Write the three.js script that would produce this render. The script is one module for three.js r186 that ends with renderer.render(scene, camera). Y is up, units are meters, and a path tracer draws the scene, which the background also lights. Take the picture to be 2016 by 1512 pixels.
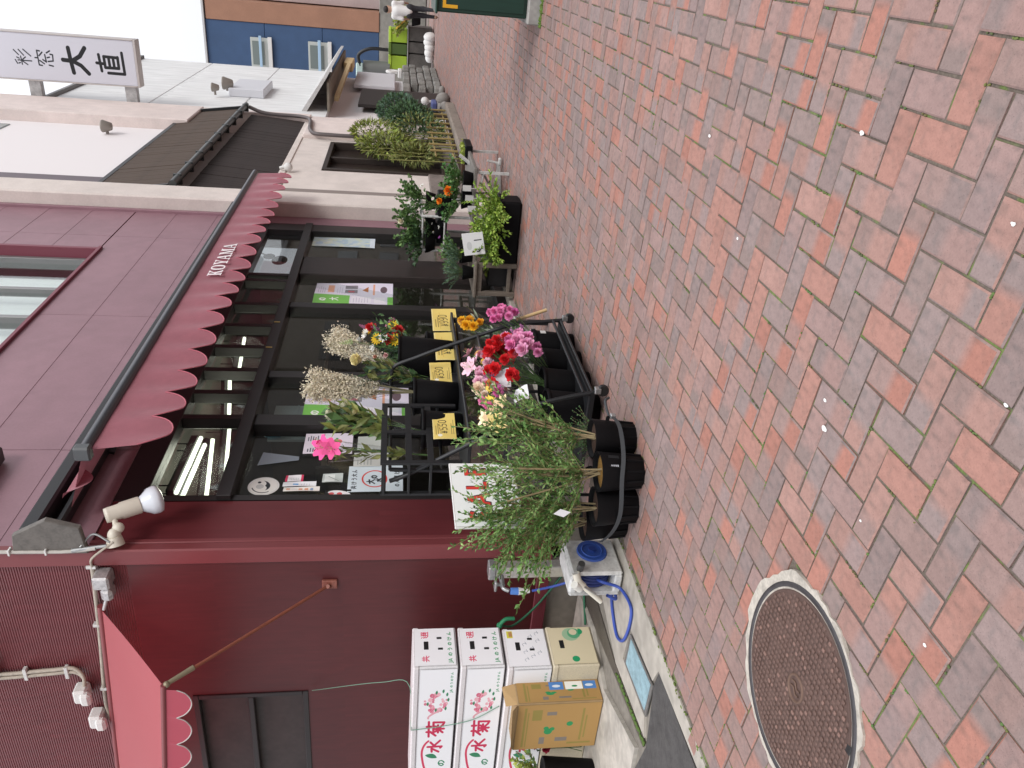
import * as THREE from 'three';
import { MarchingCubes } from 'three/addons/objects/MarchingCubes.js';

// ---------- camera (held on its side: picture right = down), sky, sun, exposure ----------
const scene = new THREE.Scene();
const camera = new THREE.PerspectiveCamera(51.9, 4 / 3, 0.05, 900);
camera.position.set(0, 1.363, 0);
{
  const r = new THREE.Vector3(0.479055, 0.013837, 0.877676), fwd = new THREE.Vector3(0.868553, -0.152107, -0.471677);
  const xAxis = new THREE.Vector3(-0.126974, -0.988267, 0.084886);
  camera.quaternion.setFromRotationMatrix(new THREE.Matrix4().makeBasis(xAxis, r, fwd.clone().negate()));
}
const renderer = new THREE.WebGLRenderer({ antialias: true });
renderer.setSize(1024, 768);
renderer.toneMapping = THREE.LinearToneMapping;
renderer.toneMappingExposure = 1.14;
renderer.shadowMap.enabled = true;
{ // overcast sky: about three times brighter overhead than at the horizon, faint cloud structure
  const w = 256, h = 128, d = new Float32Array(w * h * 4);
  for (let j = 0; j < h; j++) for (let i = 0; i < w; i++) {
    const el = ((j + 0.5) / h - 0.5) * Math.PI, a = i / w * Math.PI * 2, s = Math.sin(el);
    let L = s > 0 ? 1.62 * (1 + 2 * s) / 3 * 1.18 : 0.25;
    if (s > 0) L *= 1 + 0.05 * Math.sin(a * 3 + 6 * s) + 0.035 * Math.sin(a * 7 - 11 * s + 1.3);
    const k = (j * w + i) * 4;
    d[k] = L * 0.955; d[k + 1] = L * 0.97; d[k + 2] = L * 1.02; d[k + 3] = 1;
  }
  const t = new THREE.DataTexture(d, w, h, THREE.RGBAFormat, THREE.FloatType);
  t.mapping = THREE.EquirectangularReflectionMapping; t.magFilter = THREE.LinearFilter; t.needsUpdate = true;
  scene.background = t; scene.environment = t;
}
const sun = new THREE.DirectionalLight(new THREE.Color(1, 0.96, 0.91), 1.3);
sun.position.set(-9, 22, 20); sun.target.position.set(6, 0, -3);
sun.castShadow = true; sun.shadow.radius = 34; sun.shadow.mapSize.set(2048, 2048);
Object.assign(sun.shadow.camera, { left: -30, right: 30, top: 30, bottom: -30, near: 1, far: 90 });
scene.add(sun, sun.target);

// ---------- random, geometry builder, things ----------
let seed = 7;
function rnd() { seed = (seed + 0x6d2b79f5) | 0; let t = Math.imul(seed ^ (seed >>> 15), 1 | seed); t = (t + Math.imul(t ^ (t >>> 7), 61 | t)) ^ t; return ((t ^ (t >>> 14)) >>> 0) / 4294967296; }
const rr = (a, b) => a + (b - a) * rnd();
const pick = (a) => a[Math.floor(rnd() * a.length)];
const V = (x, y, z) => new THREE.Vector3(x, y, z);
const C = (r, g, b) => new THREE.Color().setRGB(r, g, b);
const M4 = THREE.Matrix4;
const flatCache = new Map();
function flat(g) {
  if (!flatCache.has(g)) { const n = g.index ? g.toNonIndexed() : g; if (!n.attributes.normal) n.computeVertexNormals(); flatCache.set(g, n); }
  return flatCache.get(g);
}
const _v = new THREE.Vector3(), _n = new THREE.Vector3(), _m3 = new THREE.Matrix3();
class GB { // collects shapes, then becomes ONE mesh; uv in metres by the dominant axis unless the shape keeps its own
  constructor() { this.p = []; this.n = []; this.u = []; this.c = []; this.hasColor = false; }
  add(geo, m = null, col = null, ownUV = false) {
    const g = flat(geo), P = g.attributes.position, N = g.attributes.normal, U = g.attributes.uv;
    if (m) _m3.getNormalMatrix(m);
    if (col) this.hasColor = true;
    for (let i = 0; i < P.count; i++) {
      _v.fromBufferAttribute(P, i); _n.fromBufferAttribute(N, i);
      if (m) { _v.applyMatrix4(m); _n.applyMatrix3(_m3).normalize(); }
      this.p.push(_v.x, _v.y, _v.z); this.n.push(_n.x, _n.y, _n.z);
      if (ownUV && U) this.u.push(U.getX(i), U.getY(i));
      else { const ax = Math.abs(_n.x), ay = Math.abs(_n.y), az = Math.abs(_n.z); if (ay >= ax && ay >= az) this.u.push(_v.x, -_v.z); else if (ax >= az) this.u.push(-_v.z, _v.y); else this.u.push(_v.x, _v.y); }
      const k = col || null; this.c.push(k ? k.r : 1, k ? k.g : 1, k ? k.b : 1);
    }
    return this;
  }
  tri(a, b, c, col) { // free triangle with its own normal
    const n = V().subVectors(b, a).cross(V().subVectors(c, a)).normalize();
    if (col) this.hasColor = true;
    for (const q of [a, b, c]) { this.p.push(q.x, q.y, q.z); this.n.push(n.x, n.y, n.z); this.u.push(q.x, q.y + q.z); this.c.push(col ? col.r : 1, col ? col.g : 1, col ? col.b : 1); }
    return this;
  }
  quad(a, b, c, d, col) { return this.tri(a, b, c, col).tri(a, c, d, col); }
  geo() {
    const g = new THREE.BufferGeometry();
    g.setAttribute('position', new THREE.Float32BufferAttribute(this.p, 3)); g.setAttribute('normal', new THREE.Float32BufferAttribute(this.n, 3));
    g.setAttribute('uv', new THREE.Float32BufferAttribute(this.u, 2));
    if (this.hasColor) g.setAttribute('color', new THREE.Float32BufferAttribute(this.c, 3));
    return g;
  }
}
const used = new Map();
function numbered(name) { const k = used.get(name) || 0; used.set(name, k + 1); return k ? name + '_' + String(k).padStart(3, '0') : name; }
const origins = new Map();
function thing(name, label, category, at = [0, 0, 0], group) { // world-placed Group; parts are written in world metres
  const o = new THREE.Group(); o.name = numbered(name); o.position.set(...at); scene.add(o);
  o.userData = { label, category }; if (group) o.userData.group = group;
  origins.set(o, V(...at)); return o;
}
function part(name, gb, mat, parent, extra) {
  const g = gb instanceof GB ? gb.geo() : gb, o = origins.get(parent);
  if (o) g.translate(-o.x, -o.y, -o.z);
  const m = new THREE.Mesh(g, mat); m.name = name; m.castShadow = m.receiveShadow = true; parent.add(m);
  if (o) origins.set(m, o);
  if (extra) Object.assign(m.userData, extra);
  return m;
}
function solo(name, gb, mat, label, category, group) { // a thing that is one mesh
  const g = gb instanceof GB ? gb.geo() : gb; g.computeBoundingBox();
  const c = g.boundingBox.getCenter(V()); c.y = g.boundingBox.min.y; g.translate(-c.x, -c.y, -c.z);
  const m = new THREE.Mesh(g, mat); m.name = numbered(name); m.position.copy(c); m.castShadow = m.receiveShadow = true; scene.add(m);
  m.userData = { label, category }; if (group) m.userData.group = group;
  return m;
}
function structure(name, gb, mat) { const m = new THREE.Mesh(gb instanceof GB ? gb.geo() : gb, mat); m.name = numbered(name); m.userData.kind = 'structure'; m.receiveShadow = m.castShadow = true; scene.add(m); return m; }

// ---------- shapes ----------
const boxCache = new Map();
function chamfer(w, h, d, b) { // box with chamfered edges
  const key = [w, h, d, b].map((x) => x.toFixed(4)).join();
  if (boxCache.has(key)) return boxCache.get(key);
  let g;
  if (!b) g = new THREE.BoxGeometry(w, h, d);
  else {
    const gb = new GB(), X = w / 2, Y = h / 2, Z = d / 2; b = Math.min(b, X * 0.9, Y * 0.9, Z * 0.9);
    const f = (s, ax) => { const o = [[0, 1, 2], [1, 2, 0], [2, 0, 1]][ax], D = [X, Y, Z], mk = (i, j) => { const r = [0, 0, 0]; r[o[0]] = s * D[o[0]]; r[o[1]] = i * (D[o[1]] - b); r[o[2]] = j * (D[o[2]] - b); return V(...r); }; const q = [mk(-1, -1), mk(1, -1), mk(1, 1), mk(-1, 1)]; if (s < 0) q.reverse(); gb.quad(...q); };
    for (let a = 0; a < 3; a++) { f(1, a); f(-1, a); }
    const pt = (sx, sy, sz, ax) => V(sx * (X - (ax === 0 ? 0 : b)), sy * (Y - (ax === 1 ? 0 : b)), sz * (Z - (ax === 2 ? 0 : b)));
    const out = (q) => { const n = V().subVectors(q[1], q[0]).cross(V().subVectors(q[2], q[0])); const c = q.reduce((s, v) => s.add(v), V()); if (n.dot(c) < 0) q.reverse(); return q; };
    for (const s of [-1, 1]) for (const t of [-1, 1]) {
      gb.quad(...out([pt(-1, s, t, 1), pt(1, s, t, 1), pt(1, s, t, 2), pt(-1, s, t, 2)]));
      gb.quad(...out([pt(s, -1, t, 0), pt(s, 1, t, 0), pt(s, 1, t, 2), pt(s, -1, t, 2)]));
      gb.quad(...out([pt(s, t, -1, 0), pt(s, t, 1, 0), pt(s, t, 1, 1), pt(s, t, -1, 1)]));
      for (const k of [-1, 1]) gb.tri(...out([pt(k, s, t, 0), pt(k, s, t, 1), pt(k, s, t, 2)]));
    }
    g = gb.geo();
  }
  boxCache.set(key, g); return g;
}
const T = (x, y, z) => new M4().makeTranslation(x, y, z);
GB.prototype.box = function (x0, x1, y0, y1, z0, z1, b = 0.004, col) { return this.add(chamfer(Math.abs(x1 - x0), Math.abs(y1 - y0), Math.abs(z1 - z0), b), T((x0 + x1) / 2, (y0 + y1) / 2, (z0 + z1) / 2), col); };
const Yv = V(0, 1, 0);
function along(a, b) { // matrix that takes the unit y segment onto a-b
  const d = V().subVectors(b, a), L = d.length(), q = new THREE.Quaternion().setFromUnitVectors(Yv, d.clone().normalize());
  return new M4().compose(a.clone().addScaledVector(d, 0.5), q, V(1, L, 1));
}
const cylCache = new Map();
GB.prototype.rod = function (a, b, r0, r1 = r0, seg = 8, col) {
  const k = [r0, r1, seg].join(); if (!cylCache.has(k)) cylCache.set(k, new THREE.CylinderGeometry(r1, r0, 1, seg));
  return this.add(cylCache.get(k), along(V(...a), V(...b)), col);
};
GB.prototype.bar = function (a, b, w, d, col) { return this.add(chamfer(w, 1, d, 0), along(V(...a), V(...b)), col); };
GB.prototype.pipe = function (pts, r, seg = 6, n = 24, col) {
  const g = new THREE.TubeGeometry(new THREE.CatmullRomCurve3(pts.map((p) => V(...p)), false, 'centripetal'), n, r, seg); return this.add(g, null, col);
};
GB.prototype.ball = function (x, y, z, rx, ry = rx, rz = rx, col, seg = 10) { const k = 's' + seg; if (!cylCache.has(k)) cylCache.set(k, new THREE.SphereGeometry(1, seg, Math.max(6, seg - 3))); return this.add(cylCache.get(k), new M4().compose(V(x, y, z), new THREE.Quaternion(), V(rx, ry, rz)), col); };
GB.prototype.lathe = function (prof, x, y, z, seg = 20, col, q) { const g = new THREE.LatheGeometry(prof.map(([r, h]) => new THREE.Vector2(r, h)), seg); return this.add(g, new M4().compose(V(x, y, z), q || new THREE.Quaternion(), V(1, 1, 1)), col); };
function polyXZ(pts, y0, y1) { // prism over a polygon on the ground
  const s = new THREE.Shape(pts.map(([x, z]) => new THREE.Vector2(x, -z)));
  const g = new THREE.ExtrudeGeometry(s, { depth: y1 - y0, bevelEnabled: false }); g.rotateX(-Math.PI / 2); g.translate(0, y0, 0); return g;
}
function sheet(a, b, c, d, nu = 1, nv = 1, wob = 0) { // printed sheet with its own 0..1 uv, corners: top left, top right, bottom right, bottom left
  const g = new THREE.PlaneGeometry(1, 1, nu, nv), P = g.attributes.position, U = g.attributes.uv;
  const n = V().subVectors(c, a).cross(V().subVectors(b, a)).normalize();
  for (let i = 0; i < P.count; i++) {
    const u = U.getX(i), v = 1 - U.getY(i), p = V().addScaledVector(a, (1 - u) * (1 - v)).addScaledVector(b, u * (1 - v)).addScaledVector(c, u * v).addScaledVector(d, (1 - u) * v);
    p.addScaledVector(n, wob * Math.sin(u * 5 + v * 3)); P.setXYZ(i, p.x, p.y, p.z);
  }
  g.computeVertexNormals(); return g;
}

// ---------- textures and materials ----------
function noiseGrid(n, s) { const a = new Float32Array(n * n), sv = seed; seed = s; for (let i = 0; i < n * n; i++) a[i] = rnd(); seed = sv; return (x, y) => { const xi = Math.floor(x), yi = Math.floor(y), fx = x - xi, fy = y - yi, g = (i, j) => a[((j % n + n) % n) * n + ((i % n + n) % n)], sx = fx * fx * (3 - 2 * fx), sy = fy * fy * (3 - 2 * fy); return (g(xi, yi) * (1 - sx) + g(xi + 1, yi) * sx) * (1 - sy) + (g(xi, yi + 1) * (1 - sx) + g(xi + 1, yi + 1) * sx) * sy; }; }
function tex(size, fn, srgb = false) { // fn(u, v) -> [r, g, b] 0..1
  const d = new Uint8Array(size * size * 4);
  for (let j = 0; j < size; j++) for (let i = 0; i < size; i++) { const c = fn(i / size, j / size), k = (j * size + i) * 4; for (let q = 0; q < 3; q++) d[k + q] = Math.max(0, Math.min(255, c[q] * 255)); d[k + 3] = 255; }
  const t = new THREE.DataTexture(d, size, size); t.wrapS = t.wrapT = THREE.RepeatWrapping; t.magFilter = THREE.LinearFilter; t.needsUpdate = true;
  if (srgb) t.colorSpace = THREE.SRGBColorSpace; return t;
}
const nA = noiseGrid(8, 11), nB = noiseGrid(32, 12), nC = noiseGrid(128, 13), nD = noiseGrid(256, 14);
const g1 = (v) => [v, v, v];
const TX = {
  fine: tex(256, (u, v) => g1(0.72 + 0.16 * nC(u * 128, v * 128) + 0.12 * nD(u * 256, v * 256))),
  blotch: tex(256, (u, v) => g1(0.72 + 0.12 * nA(u * 8, v * 8) + 0.09 * nB(u * 32, v * 32) + 0.07 * nD(u * 256, v * 256))),
  dirty: tex(256, (u, v) => { const a = nA(u * 8, v * 8) * 0.6 + nB(u * 32, v * 32) * 0.4, b = nC(u * 128, v * 128); return g1(0.58 + 0.4 * Math.min(1, Math.max(0, a * 1.5 - 0.1)) * (0.8 + 0.2 * b)); }),
  clay: tex(512, (u, v) => { const pit = nD(u * 256, v * 256) > 0.955 ? 0.6 : 1, b = nA(u * 8, v * 8) * 0.45 + nB(u * 32, v * 32) * 0.55, k = (0.68 + 0.24 * b + 0.1 * nC(u * 128, v * 128)) * pit, gr = Math.max(0, nB(u * 32 + 7, v * 32 + 3) - 0.55) * 0.5; return [k * (1 - gr), k * (1 - gr * 0.75), k * (1 - gr * 0.7)]; }),
  streak: tex(256, (u, v) => g1(0.72 + 0.14 * nC(u * 128, v * 4) + 0.14 * nB(u * 32, v * 8))),
  wood: tex(256, (u, v) => g1(0.62 + 0.24 * nC(u * 128, v * 3) + 0.15 * nB(u * 32, v * 2))),
  moss: tex(256, (u, v) => { const m = nB(u * 32, v * 32) * 0.55 + nA(u * 8, v * 8) * 0.45, k = m > 0.56 ? Math.min(1, (m - 0.56) * 9) : 0, s = 0.6 + 0.4 * nD(u * 256, v * 256); return [(0.155 * (1 - k) + 0.15 * k) * s, (0.125 * (1 - k) + 0.2 * k) * s, (0.1 * (1 - k) + 0.06 * k) * s]; }),
};
const rep = (t, s, sy = s) => { const c = t.clone(); c.repeat.set(s, sy); c.needsUpdate = true; return c; };
function mat(r, g, b, o = {}) { // o: rough, metal, map [name, repeats per metre], bump [name, repeats, metres]
  const { map, bump, rough = 0.75, metal = 0, phys, ...rest } = o, P = { color: C(r, g, b), roughness: rough, metalness: metal, ...rest };
  if (map) { P.map = rep(TX[map[0]], map[1], map[2] ?? map[1]); }
  if (bump) { P.bumpMap = rep(TX[bump[0]], bump[1]); P.bumpScale = bump[2]; }
  return phys ? new THREE.MeshPhysicalMaterial(P) : new THREE.MeshStandardMaterial(P);
}
function print(w, h, draw, o = {}) { // flat print on a canvas
  const c = document.createElement('canvas'); c.width = w; c.height = h; const g = c.getContext('2d'); g.lineCap = g.lineJoin = 'round'; draw(g, w, h);
  const t = new THREE.CanvasTexture(c); t.colorSpace = THREE.SRGBColorSpace; t.anisotropy = 4;
  return new THREE.MeshStandardMaterial({ map: t, roughness: o.rough ?? 0.7, side: THREE.DoubleSide, ...(o.more || {}) });
}
function strokes(g, list, x, y, s, w, col, sy = s) { // brush character: polylines in a unit box
  g.strokeStyle = col; g.lineWidth = w; for (const l of list) { g.beginPath(); l.forEach(([a, b], i) => (i ? g.lineTo(x + a * s, y + b * sy) : g.moveTo(x + a * s, y + b * sy))); g.stroke(); }
}
const CH = {
  big: [[[0.08, 0.38], [0.5, 0.33], [0.92, 0.3]], [[0.5, 0.04], [0.48, 0.4], [0.34, 0.7], [0.08, 0.95]], [[0.5, 0.42], [0.66, 0.7], [0.95, 0.92]]],
  straight: [[[0.2, 0.14], [0.82, 0.1]], [[0.5, 0], [0.48, 0.26]], [[0.34, 0.28], [0.34, 0.74]], [[0.34, 0.28], [0.76, 0.27], [0.74, 0.74]], [[0.36, 0.44], [0.72, 0.43]], [[0.36, 0.59], [0.72, 0.58]], [[0.34, 0.74], [0.76, 0.74]], [[0.14, 0.36], [0.13, 0.92], [0.94, 0.9]]],
  colour: [[[0.32, 0.05], [0.1, 0.14]], [[0.12, 0.22], [0.16, 0.3]], [[0.3, 0.2], [0.32, 0.29]], [[0.48, 0.16], [0.42, 0.28]], [[0.06, 0.4], [0.55, 0.38]], [[0.3, 0.32], [0.3, 0.95]], [[0.28, 0.42], [0.06, 0.7]], [[0.32, 0.42], [0.52, 0.64]], [[0.92, 0.05], [0.64, 0.28]], [[0.95, 0.32], [0.62, 0.56]], [[0.98, 0.58], [0.6, 0.95]]],
  window: [[[0.5, 0], [0.5, 0.12]], [[0.1, 0.3], [0.12, 0.15], [0.9, 0.14], [0.88, 0.28]], [[0.36, 0.22], [0.2, 0.42]], [[0.62, 0.22], [0.82, 0.4]], [[0.42, 0.38], [0.3, 0.54], [0.7, 0.52]], [[0.14, 0.66], [0.1, 0.86]], [[0.34, 0.64], [0.38, 0.9], [0.72, 0.92], [0.74, 0.8]], [[0.54, 0.62], [0.58, 0.74]], [[0.8, 0.62], [0.92, 0.8]]],
  together: [[[0.15, 0.25], [0.85, 0.25]], [[0.35, 0.05], [0.35, 0.6]], [[0.65, 0.05], [0.65, 0.6]], [[0.05, 0.6], [0.95, 0.6]], [[0.38, 0.7], [0.15, 0.95]], [[0.62, 0.7], [0.88, 0.95]]],
  choose: [[[0.4, 0.08], [0.6, 0.08], [0.58, 0.26], [0.42, 0.28]], [[0.7, 0.08], [0.92, 0.08], [0.9, 0.26], [0.74, 0.28]], [[0.36, 0.42], [0.96, 0.4]], [[0.52, 0.3], [0.52, 0.58]], [[0.8, 0.3], [0.8, 0.58]], [[0.32, 0.6], [0.98, 0.58]], [[0.56, 0.66], [0.42, 0.78]], [[0.76, 0.66], [0.9, 0.78]], [[0.06, 0.1], [0.18, 0.2]], [[0.04, 0.4], [0.2, 0.4], [0.1, 0.7], [0.3, 0.9], [0.98, 0.92]]],
  mum: [[[0.06, 0.14], [0.94, 0.12]], [[0.34, 0.02], [0.34, 0.24]], [[0.66, 0.02], [0.66, 0.24]], [[0.3, 0.26], [0.1, 0.5]], [[0.22, 0.38], [0.9, 0.36], [0.88, 0.92], [0.74, 0.86]], [[0.5, 0.42], [0.5, 0.92]], [[0.28, 0.62], [0.72, 0.6]], [[0.34, 0.46], [0.4, 0.56]], [[0.66, 0.46], [0.6, 0.56]], [[0.48, 0.64], [0.28, 0.86]], [[0.52, 0.64], [0.72, 0.84]]],
  water: [[[0.5, 0.05], [0.5, 0.92], [0.4, 0.84]], [[0.14, 0.32], [0.38, 0.3], [0.12, 0.74]], [[0.82, 0.22], [0.58, 0.44]], [[0.54, 0.42], [0.92, 0.8]]],
  no: [[[0.52, 0.2], [0.44, 0.72], [0.26, 0.84], [0.14, 0.62], [0.26, 0.34], [0.54, 0.2], [0.82, 0.32], [0.88, 0.6], [0.7, 0.86], [0.56, 0.9]]],
  ke: [[[0.2, 0.1], [0.14, 0.5], [0.2, 0.9]], [[0.4, 0.35], [0.92, 0.33]], [[0.7, 0.1], [0.72, 0.55], [0.5, 0.95]]],
  n: [[[0.5, 0.08], [0.12, 0.92], [0.36, 0.55], [0.56, 0.6], [0.62, 0.88], [0.9, 0.7]]],
  u: [[[0.38, 0.08], [0.62, 0.16]], [[0.22, 0.4], [0.6, 0.32], [0.76, 0.5], [0.66, 0.78], [0.4, 0.96]]],
};

// ---------- ground, brick paving, kerbs ----------
const MT = {
  joint: new THREE.MeshStandardMaterial({ map: rep(TX.moss, 0.9), roughness: 1, bumpMap: rep(TX.fine, 4), bumpScale: 0.004 }),
  brick: mat(1, 1, 1, { rough: 0.88, vertexColors: true, map: ['clay', 1.7], bump: ['clay', 3.1, 0.004] }),
  concrete: mat(0.5, 0.46, 0.4, { rough: 0.95, map: ['dirty', 0.9], bump: ['fine', 7, 0.004] }),
  concreteDark: mat(0.26, 0.235, 0.2, { rough: 0.95, map: ['dirty', 1.3], bump: ['fine', 8, 0.004] }),
  asphalt: mat(0.115, 0.108, 0.105, { rough: 0.95, map: ['dirty', 2.6], bump: ['fine', 14, 0.01] }),
  wet: mat(0.1, 0.085, 0.07, { rough: 0.55, map: ['dirty', 2.2], bump: ['fine', 8, 0.003] }),
  white: mat(0.78, 0.77, 0.75, { rough: 0.6, map: ['fine', 3] }),
  black: mat(0.012, 0.012, 0.013, { rough: 0.5 }),
  blackMetal: mat(0.018, 0.019, 0.021, { rough: 0.42, metal: 0.2 }),
  pot: mat(0.005, 0.005, 0.006, { rough: 0.6, map: ['fine', 6], phys: 1, specularIntensity: 0.35 }),
  soil: mat(0.07, 0.035, 0.02, { rough: 1, map: ['fine', 14], bump: ['fine', 20, 0.01] }),
  leaf: mat(1, 1, 1, { rough: 0.62, vertexColors: true, side: THREE.DoubleSide }),
  petal: mat(1, 1, 1, { rough: 0.7, vertexColors: true, side: THREE.DoubleSide }),
  stem: mat(1, 1, 1, { rough: 0.8, vertexColors: true }),
  galv: mat(0.45, 0.46, 0.46, { rough: 0.4, metal: 0.7, map: ['dirty', 3] }),
  whitePaint: mat(0.72, 0.72, 0.7, { rough: 0.5, map: ['dirty', 2] }),
};
structure('ground', polyXZ([[-120, 120], [420, 120], [420, -200], [-120, -200]], -0.4, -0.03), mat(0.27, 0.215, 0.195, { rough: 0.95, map: ['blotch', 0.35] }));
const paving = new THREE.Group(); paving.name = 'brick_pavement'; paving.userData.kind = 'structure'; scene.add(paving);
{
  part('joint_bed', polyXZ([[0.2, 1.6], [37, 1.6], [37, -3.6], [4.1, -3.4], [4.1, -2.985], [0.2, -2.975]], -0.028, -0.0058), MT.joint, paving);
  const eP = [0.098847, 0.00084], eQ = [-0.009272, 0.103558], O = [2.531858, -0.672312];
  const at = (p, q) => [O[0] + p * eP[0] + q * eQ[0], O[1] + p * eP[1] + q * eQ[1]];
  const tones = [[0.3, 0.226, 0.205], [0.315, 0.232, 0.212], [0.35, 0.23, 0.2], [0.37, 0.233, 0.198], [0.3, 0.232, 0.212], [0.325, 0.224, 0.195], [0.385, 0.23, 0.188], [0.41, 0.218, 0.17], [0.285, 0.216, 0.192], [0.34, 0.232, 0.206], [0.3, 0.206, 0.178], [0.43, 0.2, 0.148]];
  const tone = () => { const t = pick(tones), k = rr(0.86, 1.0); return C(t[0] * k * 1.02, t[1] * k * 0.985, t[2] * k * 1.01); };
  function slab(gb, dp, dq, x, z, y, tilt, lean) { // one paver on the slanted lattice, worn chamfered top, two tones of clay
    const j = 0.036, c = 0.05, A = tone(), B = rnd() < 0.62 ? tone() : A.clone().multiplyScalar(rr(0.9, 1.1)), split = rr(0.3, 0.7), horiz = dp > dq;
    const pt = (p, q, h) => V(x + p * eP[0] + q * eQ[0], y + h + (p / dp - 0.5) * tilt + (q / dq - 0.5) * lean, z + p * eP[1] + q * eQ[1]);
    const w = [0, 0, 0, 0].map(() => rr(-0.012, 0.012));
    const p0 = j + w[0], p1 = dp - j + w[1], q0 = j + w[2], q1 = dq - j + w[3];
    const up = (a, b, cc, d, c1, c2, c3, c4) => { const s = gb.c.length; gb.quad(a, b, cc, d, c1); const set = [c1, c2, c3, c1, c3, c4]; set.forEach((q, i) => { gb.c[s + i * 3] = q.r; gb.c[s + i * 3 + 1] = q.g; gb.c[s + i * 3 + 2] = q.b; }); };
    const mid = A.clone().lerp(B, 0.5);
    const P0 = p0 + c, P1 = p1 - c, Q0 = q0 + c, Q1 = q1 - c;
    if (horiz) { const s1 = P0 + (P1 - P0) * Math.max(0.05, split - 0.1), s2 = P0 + (P1 - P0) * Math.min(0.95, split + 0.1);
      up(pt(P0, Q1, 0), pt(s1, Q1, 0), pt(s1, Q0, 0), pt(P0, Q0, 0), A, A, A, A); up(pt(s1, Q1, 0), pt(s2, Q1, 0), pt(s2, Q0, 0), pt(s1, Q0, 0), A, B, B, A); up(pt(s2, Q1, 0), pt(P1, Q1, 0), pt(P1, Q0, 0), pt(s2, Q0, 0), B, B, B, B);
    } else { const s1 = Q0 + (Q1 - Q0) * Math.max(0.05, split - 0.1), s2 = Q0 + (Q1 - Q0) * Math.min(0.95, split + 0.1);
      up(pt(P0, s1, 0), pt(P1, s1, 0), pt(P1, Q0, 0), pt(P0, Q0, 0), A, A, A, A); up(pt(P0, s2, 0), pt(P1, s2, 0), pt(P1, s1, 0), pt(P0, s1, 0), B, B, A, A); up(pt(P0, Q1, 0), pt(P1, Q1, 0), pt(P1, s2, 0), pt(P0, s2, 0), B, B, B, B);
    }
    const dk = A.clone().multiplyScalar(0.8), top = [[P0, Q0], [P1, Q0], [P1, Q1], [P0, Q1]], rim = [[p0, q0], [p1, q0], [p1, q1], [p0, q1]];
    for (let i = 0; i < 4; i++) { const k = (i + 1) % 4; gb.quad(pt(...rim[k], -0.0035), pt(...rim[i], -0.0035), pt(...top[i], 0), pt(...top[k], 0), i < 2 ? A : B); gb.quad(pt(...rim[k], -0.02), pt(...rim[i], -0.02), pt(...rim[i], -0.0035), pt(...rim[k], -0.0035), dk); }
  }
  const camP = camera.position, fwd = V(0.868553, -0.152107, -0.471677), list = [];
  for (let i = -40; i < 60; i++) for (let j = -110; j < 22; j++) for (const kind of [0, 1]) {
    const sp = -(i + 4 * j), sq = -i, dp = kind ? 1 : 2, dq = kind ? 2 : 1, p = kind ? sp - 3 : sp - 2, [x, z] = at(p, sq);
    const [cx, cz] = at(p + dp / 2, sq + dq / 2);
    if (cx < 0.7 || cx > 36 || cz > 1.2) continue;
    const edge = cx < 4.25 ? -3.0 : cx < 11 ? -3.36 : -3.5;
    if (cz < edge + 0.03) continue;
    if (Math.hypot(cx - 1.687, cz + 2.061) < 0.34) continue;
    const d = V(cx, 0, cz).sub(camP), depth = d.dot(fwd); if (depth < 0.3) continue;
    const X = d.dot(V(0.479055, 0.013837, 0.877676)) / depth, Y = -d.dot(V(-0.126974, -0.988267, 0.084886)) / depth;
    const seen = Math.abs(X) < 0.53 && Y > -0.7;
    list.push({ x, z, dp, dq, key: (seen ? 1 : 0.001) / (depth * depth * depth) });
  }
  list.sort((a, b) => b.key - a.key);
  const variants = { 2: [], 1: [] };
  for (const dp of [2, 1]) for (let k = 0; k < 22; k++) { const gb = new GB(); slab(gb, dp, 3 - dp, 0, 0, 0, rr(-0.0025, 0.0025), rr(-0.0025, 0.0025)); variants[dp].push(gb.geo()); }
  const rest = new GB();
  list.forEach((b, n) => {
    const y = rr(-0.002, 0.002);
    if (n < 300) { const m = new THREE.Mesh(pick(variants[b.dp]), MT.brick); m.name = 'brick'; m.position.set(b.x, y, b.z); m.receiveShadow = m.castShadow = true; paving.add(m); }
    else slab(rest, b.dp, b.dq, b.x, b.z, y, rr(-0.002, 0.002), rr(-0.002, 0.002));
  });
  part('brick_field', rest, MT.brick, paving, { kind: 'stuff' });
  const spots = new GB(); // chewing gum and bird droppings
  for (const [x, z, r] of [[2.24, -0.36, 0.009], [2.02, -1.14, 0.007], [1.98, -1.22, 0.012], [1.37, -0.78, 0.005], [1.55, -0.42, 0.006], [2.9, -0.9, 0.006], [1.3, -1.45, 0.005], [3.4, -0.6, 0.009], [1.68, -1.35, 0.004], [4.6, -0.05, 0.016]]) {
    const s = new THREE.Shape(); for (let k = 0; k <= 9; k++) { const a = k / 9 * 6.283, q = r * (0.6 + 0.5 * nA(k % 9 + x * 9, z * 5)); k ? s.lineTo(Math.cos(a) * q * 1.5, Math.sin(a) * q) : s.moveTo(Math.cos(a) * q * 1.5, Math.sin(a) * q); }
    const g = new THREE.ExtrudeGeometry(s, { depth: 0.0015, bevelEnabled: false }); g.rotateX(-Math.PI / 2); spots.add(g, T(x, 0.0015, z));
  }
  part('droppings', spots, mat(0.75, 0.74, 0.72, { rough: 0.7 }), paving, { kind: 'stuff' });
  const moss = new GB(), mossM = mat(1, 1, 1, { rough: 1, vertexColors: true }); // tufts of moss standing in the joints
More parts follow.
